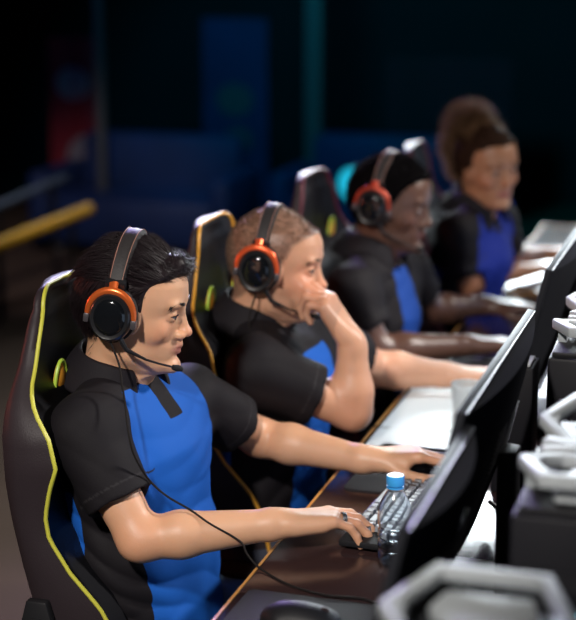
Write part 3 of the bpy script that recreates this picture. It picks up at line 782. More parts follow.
MAT['kb_strip']=mat('keyboard_front',(.07,.055,.06),.25); MAT['keycap']=mat('keycap_top',(.055,.056,.062),.30); MAT['keycap_side']=mat('keycap_side',(.26,.27,.30),.4)  # pale key sides imitate glare on the dark keys
MAT['mouse_shell']=mat('mouse_shell',(.010,.010,.012),.5,spec=.3); MAT['seam_dark']=mat('seam_dark',(.003,.003,.003),.6)
MAT['pet']=mat('clear_plastic',(.93,.97,1),.07,trans=1,ior=1.5); MAT['water']=mat('water',(1,1,1),.0,trans=1,ior=1.33)
MAT['cap_blue']=mat('cap_blue',(.05,.36,.78),.35)
MAT['desk']=mat('desk_laminate',(.034,.018,.018),.13,spec=.9,var=.12,vscale=30,bump=.05,bscale=900); MAT['desk_edge']=mat('desk_edge',(.62,.30,.08),.4); MAT['desk_panel']=mat('desk_panel',(.05,.03,.03),.5)
MAT['pad']=mat('mouse_pad',(.022,.022,.025),.75,bump=.25,bscale=900)
def skin(name,c,rough=.45,lip=(.42,.12,.10),beard=None,scalp=None,blush=None,sub=.12):
    L=[('blush',blush or (c[0]*1.05,c[1]*.72,c[2]*.66),0,1.6)]
    if beard: L.append(('beard',beard,0,2.2))
    if scalp: L.append(('scalp',scalp,0.1,1.2))
    L.append(('lip',lip,0,1.0))
    return attr_mat(name,c,L,rough,bump=.12,bscale=450,sub=sub,var=.05,vscale=40)
SK1=skin('skin_light',(.68,.375,.225),lip=(.42,.16,.13)); SK2=skin('skin_fair',(.66,.35,.22),beard=(.30,.17,.12),scalp=(.22,.12,.085),lip=(.45,.17,.14))
SK3=skin('skin_dark',(.105,.052,.036),.36,lip=(.12,.045,.04),sub=.05); SK4=skin('skin_tan',(.42,.20,.11),lip=(.35,.10,.09))
BLK=(.0085,.007,.0095); BLU=(.009,.108,.50)
SH=attr_mat('shirt_knit',BLK,[('panel',BLU,-.0006,.0006),('hem',(.022,.020,.023),.2,.8)],.72,bump=.25,bscale=700,spec=.22,var=.12)
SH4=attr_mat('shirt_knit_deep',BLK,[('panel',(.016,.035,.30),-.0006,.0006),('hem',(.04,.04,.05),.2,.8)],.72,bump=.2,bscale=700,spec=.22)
SH3=attr_mat('shirt_knit_dim',BLK,[('panel',(.010,.06,.32),-.0006,.0006),('hem',(.02,.02,.02),.2,.8)],.72,bump=.2,bscale=700,spec=.2)  # same team shirt, its blue darkened to imitate dimmer light down the row
RED3=mat('dark_red_metal',(.38,.05,.025),.35,metal=.4)
COLM=mat('collar_knit',(.011,.009,.012),.7,bump=.4,bscale=500,spec=.25)
DEN=mat('denim',(.10,.17,.28),.75,bump=.5,bscale=600,var=.35,vscale=160); DEN2=mat('denim_dark',(.03,.035,.055),.8,bump=.4,bscale=600)
HAIR=mat('hair_black',(.013,.008,.010),.42,spec=.25); HAIR2=mat('hair_buzz',(.10,.055,.035),.6); HAIR3=mat('hair_coily_black',(.004,.0035,.004),.9,spec=.02,bump=1,bscale=300); HAIR4=mat('hair_brown',(.028,.014,.009),.75,spec=.06); CURL4=mat('hair_curls_brown',(.20,.115,.06),.6,spec=.15)
OR=mat('orange_metal',(.80,.16,.035),.28,metal=.55,coat=.3)
RED=mat('red_orange_metal',(.85,.13,.04),.3,metal=.5)
P1=dict(seed=.7,res=.0026,sres=.0034,label='nearest person, swept black hair, blue and black polo, one hand typing, other on mouse',
 head=(-1.057,2.575,1.138),yaw=8,pitch=8,roll=0,hs=.955,neck=(-1.110,2.59,1.000),shR=(-1.098,2.43,.945),shL=(-1.030,2.775,.915),
 elR=(-.985,2.395,.772),wrR=(-.765,2.480,.793),elL=(-.935,2.915,.800),wrL=(-.705,2.868,.790),
 chest=(-1.078,2.60,.86),pelvis=(-1.040,2.60,.50),
 hR=[(1,.66,.04),(.10,0,-1),(-.5,1,.0),[(14,24,12),(18,26,14),(22,28,16),(26,30,16)],[(.85,.45,.15),(.97,.15,.18),(.98,.05,.15)]],
 hL=[(1,.42,.12),(.10,0,-1),(.3,-1,0),[(22,26,14),(22,26,14),(24,28,16),(28,30,20)],[(.75,.60,.45),(.95,.15,.35),(.98,-.1,.2)]],
 skin=SK1,shirtmat=SH,collarmat=COLM,trmat=DEN,fold=.0055,slv=.64,look=(.96,-.02,-.30),hl='swept')
P2=dict(seed=2.1,res=.0034,sres=.0045,label='person with buzzed hair holding a loose fist at the mouth, second in the row',
 head=(-.975,3.16,1.108),yaw=4,pitch=6,hs=1.0,neck=(-1.035,3.17,.975),shR=(-.970,2.995,.915),shL=(-.930,3.34,.895),
 elR=(-.788,3.078,.822),wrR=(-.790,3.085,.966),elL=(-.840,3.50,.800),wrL=(-.680,3.545,.785),
 chest=(-.995,3.17,.83),panelw=[.10,.10,.10,.085,.07,.06,.05],yoke=.045,plk=.02,pelvis=(-1.01,3.17,.50),
 hR=[(-.50,.05,.75),(-.8,.1,-.6),(.1,1,0),[(35,60,40),(42,66,45),(48,70,45),(54,72,50)],[(.8,.5,.4),(.8,.2,.6),(.7,0,.7)]],
 hL=[(1,.15,.05),(.08,0,-1),(.2,-1,0),[(20,26,14),(20,26,14),(22,28,16),(26,30,20)]],
 skin=SK2,shirtmat=SH,collarmat=COLM,trmat=DEN2,fold=.006,slv=.60,look=(1,.0,-.35),hl='short',smile=1,nk=.060,bulk=1.05,arm=1.08,iris=(.03,.03,.03),nose=1.1)
P3=dict(seed=3.3,res=.0044,sres=.006,label='person with short coily black hair, dark shirt and headset, third in the row',
 head=(-.895,3.88,1.128),yaw=-4,pitch=8,neck=(-.950,3.88,.995),shR=(-.955,3.70,.935),shL=(-.890,4.06,.920),
 elR=(-.885,3.70,.790),wrR=(-.690,3.835,.785),elL=(-.850,4.13,.800),wrL=(-.720,4.27,.790),
 chest=(-.955,3.88,.84),panelw=[.05,.05,.06,.055,.05,.04,.03],yoke=.03,plk=.01,pelvis=(-.99,3.88,.50),
 hR=[(1,.6,.0),(.05,0,-1),(-.3,1,0),[(12,22,16)]*4],hL=[(1,.2,.0),(.05,0,-1),(.2,-1,0),[(12,22,16)]*4],
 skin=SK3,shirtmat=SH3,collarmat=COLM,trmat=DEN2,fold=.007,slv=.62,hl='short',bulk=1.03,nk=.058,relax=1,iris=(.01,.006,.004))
P4=dict(seed=4.6,res=.005,sres=.006,label='smiling person with brown hair tied up high, dark and royal blue shirt',
 head=(-.770,4.55,1.138),yaw=-42,pitch=6,roll=4,hs=.97,neck=(-.812,4.58,1.005),shR=(-.835,4.42,.960),shL=(-.755,4.72,.950),
 elR=(-.800,4.47,.805),wrR=(-.690,4.700,.800),elL=(-.735,4.82,.810),wrL=(-.665,5.00,.800),
 chest=(-.815,4.58,.86),pelvis=(-.87,4.56,.50),
 hR=[(.6,1,.05),(.2,0,-1),(-.8,.5,0),[(14,24,16)]*4],hL=[(1,.5,.1),(.1,0,-1),(.2,-1,0),[(14,24,16)]*4],
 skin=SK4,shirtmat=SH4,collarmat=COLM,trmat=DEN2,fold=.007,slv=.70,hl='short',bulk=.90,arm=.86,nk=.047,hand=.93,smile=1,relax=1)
def cap_hair(p,name,off,m,res,kind,extra=None,noise=0,par=None):
    H=p['H']; F=Field(H.c-np.array([.24,.24,.2]),H.c+np.array([.2,.24,.26]),res)
    def fn(G):
        q=H.L(G); d=head_base(q,off); 
        hl=hairline(q,kind); h2=-hl
        ear=d_ell(q*np.array([1,0,1]),(.004,0,-.028),(.020,.05,.026))
        r=np.maximum(d,h2*.7)
        if kind=='short': r=np.maximum(r,-ear)
        if noise: r=r+noise*np.sin(q[...,0]*310+q[...,2]*170)*np.sin(q[...,1]*290+q[...,2]*260)
        return r.astype(np.float32)
    F.op(fn,H.c-.17,H.c+.17,.001)
    if extra: extra(F,H)
    v,f=F.mesh(); v=relax(v,f,2); return mesh_obj(name,v,f,m,par or p['root'],True),v
def hair_swept(p):
    H=p['H']
    def extra(F,H):
        W=H.W
        # swept volume over the crown
        for (a,b,ra,rb) in (((.066,-.018,.088),(-.02,-.02,.106),.015,.016),((.066,.02,.088),(-.02,.02,.106),.015,.016),((-.02,0,.104),(-.075,0,.068),.015,.012),((.070,-.01,.093),(.078,.028,.086),.013,.012),((.05,-.045,.078),(-.03,-.055,.078),.013,.014),((.05,.045,.078),(-.03,.055,.078),.013,.014),((-.072,0,.055),(-.082,0,.0),.012,.009)):
            F.cap(W(a),W(b),ra,rb,.02)
    o,v=cap_hair(p,'hair',.005,HAIR,.0035,'swept',extra)
    q=H.L(v); keep=(hairline(q,'swept')>-.004)|(q[:,2]>.06)
    idx=np.nonzero(keep)[0]; idx=rng.choice(idx,9500); roots=v[idx]; ql=q[idx]; dirs=[];lens=[]
    for a in ql:
        nrm=unit(a-np.array([-.01,0,.02]))
        if a[2]>.055:   # top: swept back, some forward wisps
            d=np.array([-1.0,.0+rng.normal()*.14,.12*(a[0]>.0)+.0])
            l=.030+.022*rng.random()
            if a[0]>.055: d=np.array([.10+rng.normal()*.18,.15+rng.normal()*.15,.12]); l=.013+.008*rng.random()
        elif a[0]<-.03: d=np.array([-.45,rng.normal()*.12,-.9]); l=.034+.02*rng.random()
        else: d=np.array([-.80,rng.normal()*.12,-.55]); l=.034+.02*rng.random()
        d=unit(d-nrm*(d@nrm)*.9)+nrm*(.05+.07*rng.random()*(a[2]>.05)); dirs.append(d@H.R); lens.append(l)
    V,Fc=strand_mesh(roots,dirs,lens,.0008,curl=.06,seg=5,fall=(0,0,-.10)); mesh_obj('hair_strands',V,Fc,HAIR,o,True)
    # eyebrow
def hair_buzz(p,n=9000):
    H=p['H']; q=rng.normal(size=(n*3,3)); q/=np.linalg.norm(q,axis=1)[:,None]; q=q*.1+np.array([-.01,0,.02])
    for _ in range(8):
        c=np.array([-.005,0,.015]); r=q-c; rr=np.linalg.norm(r,axis=1)[:,None]; q=q-r/rr*head_base(q)[:,None]*.8
    k=hairline(q,'short')+rng.normal(size=len(q))*.004; q=q[(k>0)][:n]
    d=[unit(unit(a-np.array([0,0,.01]))*.8+np.array([-.2,0,-.3])+rng.normal(size=3)*.15)@H.R for a in q]
    V,Fc=strand_mesh(H.W(q) if False else H.c+(q*H.sc)@H.R,d,.004+.002*rng.random(len(q)),.0006,seg=2); mesh_obj('hair',V,Fc,HAIR2,p['root'],True)
def curls(p,par,v,n,L,m):
    H=p['H']; i=rng.choice(len(v),n); q=H.L(v[i]); d=[unit(unit(a-np.array([0,0,.0]))+rng.normal(size=3)*.5)@H.R for a in q]
    V,Fc=strand_mesh(v[i],d,L*(.6+.6*rng.random(n)),.0011,curl=1.0,seg=5); mesh_obj('hair_curls',V,Fc,m,par,True)
def brows(p,col,thick=.0008,n=90):
    H=p['H']
    for s in (-1,1):
        roots=[];dirs=[];L=[]
        for i in range(n):
            t=rng.random(); x=.0945-.014*t-.010*t*t; y=s*(.015+.034*t); z=.0215+.007*math.sin(t*2.6)-.006*t+rng.normal()*.0013
            q=np.array([x,y,z]); 
            for _ in range(6): q=q-np.array([1,s*.2,0])*float(head_base(q[None,:])[0])*.8
            q=q+np.array([.0016,0,0]); roots.append(H.W(q)); dirs.append(np.array([.02-.2*t,s*.9,.30-.5*t])@H.R); L.append(.008+.003*rng.random())
        V,Fc=strand_mesh(roots,dirs,L,thick,seg=3,fall=(0,0,-.1)); mesh_obj('eyebrow',V,Fc,col,p['root'],True)
def lashes(p):
    H=p['H']
    for s in (-1,1):
        m=MB(); m.tube([H.W((.0738+.0140*math.cos(a),s*(.0315+.0152*math.sin(a)),.0008+.0028*math.cos(a*1.15-.1))) for a in [-1.0+2.3*i/12 for i in range(13)]],[.0006+.0006*math.sin(PI*i/12) for i in range(13)],6); m.build('eyelashes',HAIR,p['root'])
def finger_ring(p):
    w=np.array(p['wrR']); f,n,s=[np.array(q,float) for q in p['hR'][:3]]; f=unit(f); n=unit(n-f*(n@f)); s=unit(s-f*(s@f)-n*(s@n))
    c=w+f*.012+f*(.087+.016)-s*.011+n*.004; m=MB(); ax=unit(f+n*.2); a=s; b=np.cross(ax,a)
    for o in (-.0028,.0028): m.tube([c+ax*o+(a*math.cos(t)+b*math.sin(t))*.0105 for t in [2*PI*i/24 for i in range(24)]],.0013,6,closed=True)
    m.tube([c+(a*math.cos(t)+b*math.sin(t))*.0102 for t in [2*PI*i/24 for i in range(24)]],.0020,6,closed=True); m.build('ring',mat('steel_dark',(.20,.20,.21),.25,metal=.9),p['root'])
def drape(pts,root,off):
    """lay a cable on the near side of a person's clothes"""
    from mathutils.bvhtree import BVHTree
    out=[]; T=[]
    def walk(o):
        for c in kids(o):
            if c.name.startswith(('body','shirt')): T.append(BVHTree.FromPolygons([v.co.copy() for v in c.data.vertices],[tuple(q.vertices) for q in c.data.polygons]))
    walk(root)
    for (x,y,z) in pts:
        for t in T:
            h=t.ray_cast(Vector((x,1.9,z)),Vector((0,1,0)))
            if h[0] is not None: y=min(y,h[0].y-off)
        out.append((x,y,z))
    return out
if '1' in DET:
    build_person(P1); build_shirt(P1); build_legs(P1); hair_swept(P1); brows(P1,HAIR,.0010,150); lashes(P1); finger_ring(P1)
    fall=drape([(-1.043, 2.46, 1.059), (-1.03, 2.44, 1.03), (-1.017, 2.42, 1.006), (-1.006, 2.4, 0.981), (-0.998, 2.39, 0.955), (-0.992, 2.39, 0.929), (-0.982, 2.4, 0.898), (-0.971, 2.42, 0.866), (-0.942, 2.42, 0.844), (-0.902, 2.42, 0.825), (-0.863, 2.42, 0.807), (-0.813, 2.42, 0.778)],P1['root'],.0035)
    build_headset(P1['H'],'black headset with orange ear yokes and a boom microphone, on the nearest player',OR,hair=.016,
        cable=fall+[(-.795,2.405,.762),(-.765,2.39,.7445),(-.702,2.344,.7425),(-.634,2.313,.7465),(-.577,2.317,.7465),(-.533,2.306,.7465),(-.45,2.35,.7425)])
if '2' in DET:
    build_person(P2); build_shirt(P2); build_legs(P2); brows(P2,HAIR2,.0011,140); lashes(P2)
    hair_buzz(P2)
    build_headset(P2['H'],'black headset with red orange ear yokes, on the player with buzzed hair',RED,hair=.002,
        cable=[(-1.00,3.05,.99),(-.95,3.05,.90),(-.85,3.13,.86),(-.80,3.22,.752),(-.6,3.25,.7425)],miclow=.002)
if '3' in DET:
    build_person(P3); build_shirt(P3); build_legs(P3)
    o,v=cap_hair(P3,'hair',.009,HAIR3,.0045,'short',noise=.0010); curls(P3,o,v,5000,.010,HAIR3)
    build_headset(P3['H'],'black headset with red ear yokes, on the player with coily black hair',RED3,hair=.006)
def hair_bun(p):
    def extra(F,H):
        W=H.W
        for (a,b,ra,rb) in (((-.075,0,.09),(-.085,0,.110),.033,.046),((-.10,.0,.115),(-.06,-.0,.132),.038,.032),((-.11,-.02,.11),(-.14,-.02,.03),.036,.028),((-.14,-.02,.03),(-.125,-.02,-.05),.028,.016),((-.02,0,.106),(.03,0,.095),.016,.010)): F.cap(W(a),W(b),ra,rb,.02)
        F.op(lambda G:(.0045*np.sin(G[...,0]*140+2*np.sin(G[...,2]*70))*np.sin(G[...,1]*120)*np.sin(G[...,2]*130+1)).astype(np.float32),H.c-.2,H.c+.25,0,'disp')
    H=p['H']; o,v=cap_hair(p,'hair',.006,HAIR4,.005,'swept',extra)
    q=H.L(v); i=np.nonzero((q[:,2]>.09)&(q[:,0]<-.01)|(q[:,0]<-.09))[0]; i=rng.choice(i,3500)
    d=[unit(unit(a-np.array([-.08,0,.10]))+rng.normal(size=3)*.7)@H.R for a in q[i]]
    V,Fc=strand_mesh(v[i],d,.02+.028*rng.random(len(i)),.0010,curl=.9,seg=7); mesh_obj('hair_curls',V,Fc,CURL4,o,True)
if '4' in DET:
    build_person(P4); build_shirt(P4); build_legs(P4); hair_bun(P4); brows(P4,HAIR3,.001,60)
# ------------------------------------------------------------------ room
def struct(name,mb,m,**k): o=mb.build(name,m,None,**k); o['kind']='structure'; return o
floorm=mat('floor_vinyl',(.100,.070,.055),.8,spec=0,var=.25,vscale=1.6,bump=.05,bscale=60)
wallm=mat('wall_dark',(.012,.013,.020),.8,var=.3,vscale=2); ceilm=mat('ceiling_black',(.008,.008,.01),.9)
struct('floor',MB().box((-1.5,3.5,-.05),(9,15,.1)),floorm,smooth=False)
struct('ceiling',MB().box((-1.5,3.5,3.45),(9,15,.1)),ceilm,smooth=False)
struct('wall_back',MB().box((-1.5,11.05,1.7),(9,.1,3.5)),wallm,smooth=False)
struct('wall_left',MB().box((-6.05,3.5,1.7),(.1,15,3.5)),wallm,smooth=False)
struct('wall_right',MB().box((3.05,3.5,1.7),(.1,15,3.5)),wallm,smooth=False)
struct('wall_front',MB().box((-1.5,-4.05,1.7),(9,.1,3.5)),wallm,smooth=False)
# ------------------------------------------------------------------ desks
dl=['nearest desk, its brown top holding a mouse pad and a dark mouse','brown topped desk with orange edging under the typing player','desk under the player with buzzed hair','desk under the player with coily black hair','farthest desk, beyond the smiling player']
for i in range(4): make_desk(1.1+1.2*i,2.3+1.2*i,dl[i])
# chairs: (x of backrest, y)
ch=make_chair('nearest black gaming chair, with yellow green piping, behind the typing player',MAT['piping_lime']); ch.location=(-1.228,2.595,-.008)
lab=['black gaming chair with amber piping behind the player with buzzed hair','black gaming chair with red piping behind the player with coily black hair','black gaming chair behind the smiling player with hair tied up']
for i,(x,y,rz,l) in enumerate(((-1.165,3.21,.02,lab[0]),(-1.15,3.95,-.02,lab[1]),(-1.02,4.60,.03,lab[2]))):
    c=copy_tree(ch,loc=(x,y,0),rz=rz,label=l)
    rim=[MAT['piping_amber'],MAT['piping_red'],MAT['piping_red']][i]
    for k in kids(c):
        for g in kids(k):
            if g.name.startswith('piping'): g.data=g.data.copy(); g.data.materials[0]=rim
# monitors
mo=make_monitor('nearest monitor, blurred, black with a curved rear cover, beside the bottle',.42,.34,1.12); mo.location=(-.368,1.885,DESK)
mo=make_monitor('second black monitor, curved rear cover, its top edge catching the light',.66,.36,1.14); mo.location=(-.378,2.408,DESK)
mo2=copy_tree(mo,loc=(-.396,3.42,DESK),label='dark monitor in front of the player with buzzed hair, third in the row')
copy_tree(mo,loc=(-.398,4.30,DESK),label='dark monitor in front of the player with coily hair, fourth in the row')
copy_tree(mo,loc=(-.415,5.20,DESK),label='farthest dark monitor, in front of the smiling player')
# computer towers
make_pc('nearest blurred computer tower with light grey angular top, at the lower right',.295).location=(-.262,1.47,DESK)
pc=None
for (x,y,l) in ((-.175,2.065,'computer tower with crossed light grey handles at the right edge, sharper than the nearest'),(-.235,2.84,'computer tower with a honeycomb mesh front and coloured light specks'),(-.235,3.55,'computer tower with a pale handle farther back than the honeycomb one')):
    if pc is None: pc=make_pc(l,.34); pc.location=(x,y,DESK)
    else: copy_tree(pc,loc=(x,y,DESK),label=l)
# keyboard, mice, pads, bottle
kb=make_keyboard('black keyboard with pale key sides under the fingers of the nearest player'); kb.location=(-.592,2.700,DESK+.003); kb.rotation_euler=(0,0,-.05)
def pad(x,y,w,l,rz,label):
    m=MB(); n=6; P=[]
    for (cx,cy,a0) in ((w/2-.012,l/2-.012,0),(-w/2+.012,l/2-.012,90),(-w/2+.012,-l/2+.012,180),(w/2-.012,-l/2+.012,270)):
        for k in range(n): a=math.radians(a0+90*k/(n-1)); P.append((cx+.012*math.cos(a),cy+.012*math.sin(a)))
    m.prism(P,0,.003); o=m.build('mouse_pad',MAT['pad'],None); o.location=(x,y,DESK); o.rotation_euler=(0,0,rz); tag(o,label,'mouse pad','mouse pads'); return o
pad(-.612,2.975,.25,.30,-.03,'black mouse pad under the far hand of the nearest player'); pad(-.628,2.128,.27,.36,-.02,'dark grey mouse pad at the bottom edge of the photo')
pad(-.60,3.76,.25,.26,0,'mouse pad under the far hand of the player with buzzed hair')
ms=make_mouse('black mouse under the far hand of the nearest player'); ms.location=(-.610,2.965,DESK+.003); ms.rotation_euler=(0,0,.35)
copy_tree(ms,loc=(-.640,2.195,DESK+.003),rz=.1,label='black mouse lying on the grey pad at the bottom edge')
copy_tree(ms,loc=(-.610,3.59,DESK+.003),rz=.1,label='black mouse under the far hand of the player with buzzed hair')
bt=make_bottle('clear plastic water bottle with a blue cap standing in front of the keyboard'); bt.location=(-.560,2.485,DESK)
sheet=pad(-.605,3.36,.32,.52,0,'wide pale glossy desk mat, brightly lit, between the second monitor and the desk edge'); sheet.name='desk_mat'; sheet['category']='mat'; del sheet['group']; sheet.data.materials.clear(); sheet.data.materials.append(mat('pale_mat',(.82,.90,.92),.35))  # pale sheet added in place of white glare on the desktop
# pale cup by the second monitor
m=MB(); m.lathe([(0,.002),(.026,.0),(.028,.004),(.034,.078),(.036,.080),(.034,.081),(.0265,.006),(0,.005)],32); o=m.build('plastic_cup',mat('cup_white',(.75,.78,.78),.3,trans=.5),None); o.location=(-.600,3.36,DESK); tag(o,'translucent white plastic cup on the desk left of the second monitor','cup')
# small speaker between second and third monitor
t=empty('desk_speaker',(-.430,2.94,DESK)); tag(t,'small black desk speaker with a bright glossy top behind the second monitor','speaker')
m=MB(); m.box((0,0,.125),(.075,.085,.25)); m.build('cabinet',MAT['case'],t,bevel=.004)
m=MB(); m.box((0,0,.2525),(.060,.070,.005)); m.build('top_plate',mat('speaker_top',(.65,.68,.70),.15),t,bevel=.002)
for z,r in ((.07,.028),(.16,.018)):
    m=MB(); m.lathe([(0,-.006),(r*.3,-.004),(r*.8,-.0005),(r,.002),(r*1.08,.0)],24,(-.0385,0,z),Matrix.Rotation(-PI/2,3,'Y')); m.build('driver',MAT['plastic'],t)
# cables behind the monitors
def cable(pts,label,r=.003):
    m=MB(); m.tube(smooth_path(pts,8),r,8); o=m.build('cable',MAT['cable'],None); tag(o,label,'cable','cables lying on the desk behind the monitors'); return o
z=DESK+.0035
cable([(-.47,3.16,z),(-.40,3.05,z+.01),(-.36,2.90,z),(-.35,2.72,z),(-.36,2.55,z)],'black cable running along the bright strip of desk behind the second monitor')
cable([(-.50,3.02,z),(-.44,3.01,z),(-.36,3.02,z),(-.30,3.08,z)],'short black cable crossing the bright strip of desk')
cable([(-.40,2.78,z),(-.41,2.74,z+.004),(-.385,2.72,z+.007),(-.37,2.75,z+.004),(-.385,2.78,z),(-.40,2.74,z+.008),(-.37,2.66,z)],'looped black cable on the desk behind the second monitor',.0022)
# grey adapter plug
t=empty('power_adapter',(-.455,3.02,DESK)); t.rotation_euler=(0,0,.9); tag(t,'grey power adapter lying on the bright desk strip behind the monitors','adapter')
m=MB(); m.box((0,0,.018),(.10,.045,.034)); m.build('adapter_body',mat('adapter_grey',(.32,.34,.36),.5),t,bevel=.006)
m=MB(); m.tube(smooth_path([(.05,0,.018),(.08,.004,.012),(.12,.02,.0045),(.16,.0,.0045)],5),.0035,8); m.build('lead',MAT['cable'],t)
# ------------------------------------------------------------------ background
yel=mat('yellow_paint',(.85,.50,.02),.5); blus=mat('steel_blue',(.10,.14,.22),.4,metal=.4); red=mat('banner_red',(.22,.012,.025),.8); nav=mat('navy_panel',(.012,.03,.12),.6,var=.5,vscale=3); gr=mat('grey_post',(.10,.10,.11),.5)
def rail(a,b,m_,label,r):
    t=empty('handrail',a); tag(t,label,'handrail'); d=Vector(b)-Vector(a)
    m=MB(); m.tube([(0,0,0),d],r,10); m.build('rail',m_,t)
    for k in (.12,.5,.9):
        q=d*k; m=MB(); m.tube([q,(q.x,q.y,-a[2])],.014,8); m.build('post',MAT['plastic'],t)
rail((-3.62,6.05,.300),(-3.235,7.3,.458),yel,'yellow sloping handrail at the left edge, far behind the chairs',.030)
rail((-3.72,6.50,.43),(-3.50,7.60,.56),blus,'bluish sloping handrail just above the yellow one',.022)
def banner(x,y,w,h,z,m_,label,tones):
    t=empty('banner',(x,y,0)); tag(t,label,'banner','standing banners by the back wall')
    m=MB(); m.box((0,0,z+h/2),(w,.02,h)); m.build('fabric',m_,t)
    for (cx,cz,rw,rh,mm) in tones:
        m=MB(); m.lathe([(0,-.004),(1,-.003),(1,.003),(0,.004)],24,M=Matrix(((rw,0,0),(0,0,1),(0,rh,0)))); 
        m.v=[(v[0]+cx,v[1]-.012,v[2]+cz) for v in m.v]; m.build('printed_shape',mm,t)
    m=MB(); m.box((0,0,.02),(w*.9,.25,.04)); m.build('foot',gr,t)
    m=MB(); m.box((0,.03,(z+h)/2),(.03,.02,z+h)); m.build('pole',gr,t)
pale=mat('print_pale',(.22,.20,.24),.8); dim=mat('print_dim',(.08,.08,.10),.8)
banner(-4.05,9.0,.36,1.15,.05,red,'dim red banner with pale printed shapes at the far left',[(-.02,.92,.11,.10,pale),(.06,.45,.13,.16,pale)])
banner(-3.20,9.5,.42,1.25,.0+.05,nav,'dim navy banner with pale printed shapes, left of centre at the back',[(.0,.80,.12,.10,dim),(.02,.55,.09,.08,dim)])
banner(-1.95,10.0,.80,1.0,.05,mat('banner_maroon',(.10,.01,.02),.8),'dim maroon banner behind the smiling player',[(.1,.45,.10,.10,dim)])
for (x,y,w,h,l) in ((-3.72,8.6,.05,2.4,'thin grey post right of the red banner'),(-2.60,9.2,.10,2.6,'dark grey post in the middle of the back of the room'),(-4.55,8.4,.06,2.4,'thin dark post at the far left')):
    m=MB(); m.box((0,0,h/2),(w,w,h)); o=m.build('post',gr,None,bevel=.008); o.location=(x,y,0); tag(o,l,'post','posts at the back of the room')
# low blue seating blocks at the back
def sofa(x,y,w,l):
    t=empty('sofa',(x,y,0)); tag(t,l,'sofa','low sofas at the back of the room')
    m=MB(); m.box((0,0,.20),(w,.6,.28)); m.build('seat',nav,t,bevel=.04)
    m=MB(); m.box((0,.30,.40),(w,.16,.50)); m.build('backrest',nav,t,bevel=.05)
    for s in (-1,1):
        m=MB(); m.box((s*(w/2+.05),0,.28),(.12,.64,.40)); m.build('armrest',nav,t,bevel=.04)
        m=MB(); m.box((s*(w/2-.05),0,.03),(.05,.5,.06)); m.build('foot',gr,t)
sofa(-3.45,8.6,1.0,'navy sofa in blue light behind the nearest player'); sofa(-2.1,8.9,1.0,'dark sofa in teal light behind the player with buzzed hair')
# stage lamps
def lamp(x,y,z,rz,c,s,label,r=.07):
    t=empty('stage_lamp',(x,y,0),rz); tag(t,label,'lamp','small stage lamps at the back of the room'); M=Matrix.Rotation(PI/2,3,'X')
    m=MB(); m.lathe([(r*.5,-.10),(r*.8,-.08),(r,.0),(r*1.1,.06),(r,.06),(r*.95,.02)],20,(0,0,z),M); m.build('housing',MAT['plastic'],t)
    m=MB(); m.lathe([(0,.045),(r*.6,.042),(r*.95,.03),(r*.95,.02),(0,.02)],20,(0,0,z),M); m.build('lens',mat('lens_'+label[:6].strip().replace(' ','_'),(.02,.02,.02),.3,emit=c,estr=s),t)
    m=MB(); m.tube([(0,.02,0),(0,.02,z-r)],.014,8); m.build('stand',MAT['plastic'],t); m=MB(); m.lathe([(0,0),(.12,0),(.12,.012),(.02,.02)],16); m.build('base',MAT['plastic'],t)
lamp(-1.935,7.6,.60,-.2,(.02,.62,.9),.9,'cyan stage lamp glowing behind the player with coily hair',.085)
lamp(-1.30,8.2,.42,-.2,(.05,.12,.6),.5,'dim blue stage lamp far behind the smiling player',.07)
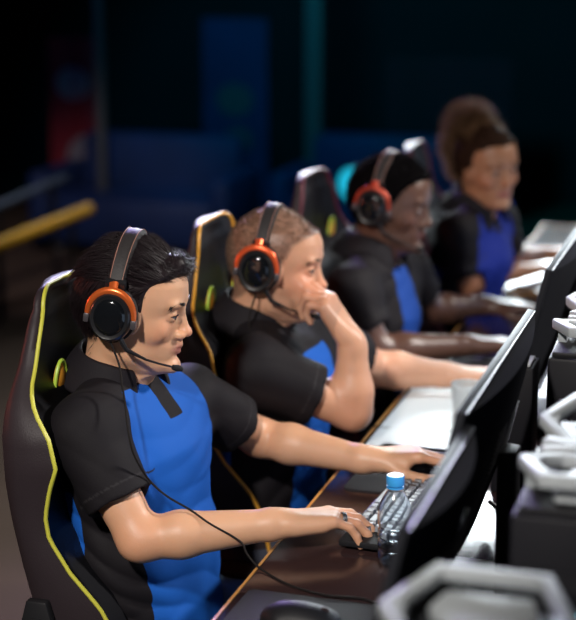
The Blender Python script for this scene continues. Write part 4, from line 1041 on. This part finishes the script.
# ------------------------------------------------------------------ light
def area(name,loc,tgt,size,power,col,sy=None,spread=180):
    l=bpy.data.lights.new(name,'AREA'); l.energy=power; l.color=col; l.size=size; l.shape='RECTANGLE'; l.size_y=sy or size; l.spread=math.radians(spread)
    o=bpy.data.objects.new(name,l); link(o); o.location=loc; o.rotation_euler=(Vector(tgt)-Vector(loc)).to_track_quat('-Z','Y').to_euler(); return o
def spot(name,loc,tgt,power,col,ang=40,r=.1,blend=.5):
    l=bpy.data.lights.new(name,'SPOT'); l.energy=power; l.color=col; l.spot_size=math.radians(ang); l.spot_blend=blend; l.shadow_soft_size=r
    o=bpy.data.objects.new(name,l); link(o); o.location=loc; o.rotation_euler=(Vector(tgt)-Vector(loc)).to_track_quat('-Z','Y').to_euler(); return o
spot('key_spot',(-.80,-.6,3.2),(-.9,2.65,.9),560,(1,.93,.86),34,.10)
spot('front_spot',(1.6,4.1,2.9),(-.9,3.1,1.0),420,(1,.95,.90),34,.15)
area('ceiling_panel_light',(-1.9,8.25,2.62),(-.65,3.0,.74),3.4,100,(.86,.95,1),2.8,60)
spot('desk_spot',(-.35,4.1,3.2),(-.60,3.34,.74),170,(.92,.98,1),13,.08,.4)  # added lamp, there only to brighten the pale sheet on the desk
spot('far_spot',(1.5,5.3,2.9),(-.8,4.3,1.08),150,(1,.90,.80),24,.12)  # added fill lamp that brightens the two farthest players
spot('rail_wash',(-2.4,4.6,3.0),(-3.55,7.6,.5),190,(1,.85,.75),26,.2)  # added lamp to lift the yellow rail and the red banner
spot('red_accent',(-3.6,2.9,1.5),(-.9,3.3,1.0),45,(1,.16,.08),50,.2)
spot('blue_wash',(-4.2,6.2,3.0),(-3.2,8.9,.2),16,(.05,.2,1),70,.3)
spot('teal_wash',(-2.2,7.0,3.0),(-2.3,10.5,.4),120,(.0,.6,.8),70,.3)
spot('purple_rim',(-2.6,6.6,2.8),(-1.0,4.0,1.1),380,(.45,.28,1),50,.15)
w=bpy.data.worlds.new('world'); bpy.context.scene.world=w; w.use_nodes=True; w.node_tree.nodes['Background'].inputs[0].default_value=(.25,.32,.6,1); w.node_tree.nodes['Background'].inputs[1].default_value=.012
# ------------------------------------------------------------------ camera
cam=bpy.data.cameras.new('camera'); co=bpy.data.objects.new('camera',cam); link(co)
PT=math.atan(370/1600); PS=math.atan(494/math.hypot(1600,370))
co.location=(0,0,1.77); co.rotation_euler=(PI/2-PT,0,PS)
cam.sensor_fit='HORIZONTAL'; cam.sensor_width=36; cam.lens=100; cam.clip_start=.05
cam.dof.use_dof=True; cam.dof.focus_distance=2.78; cam.dof.aperture_fstop=2.6
sc=bpy.context.scene; sc.camera=co
vs=sc.view_settings; vs.view_transform='Standard'; vs.look='None'; vs.gamma=1; vs.exposure=0; vs.use_curve_mapping=False
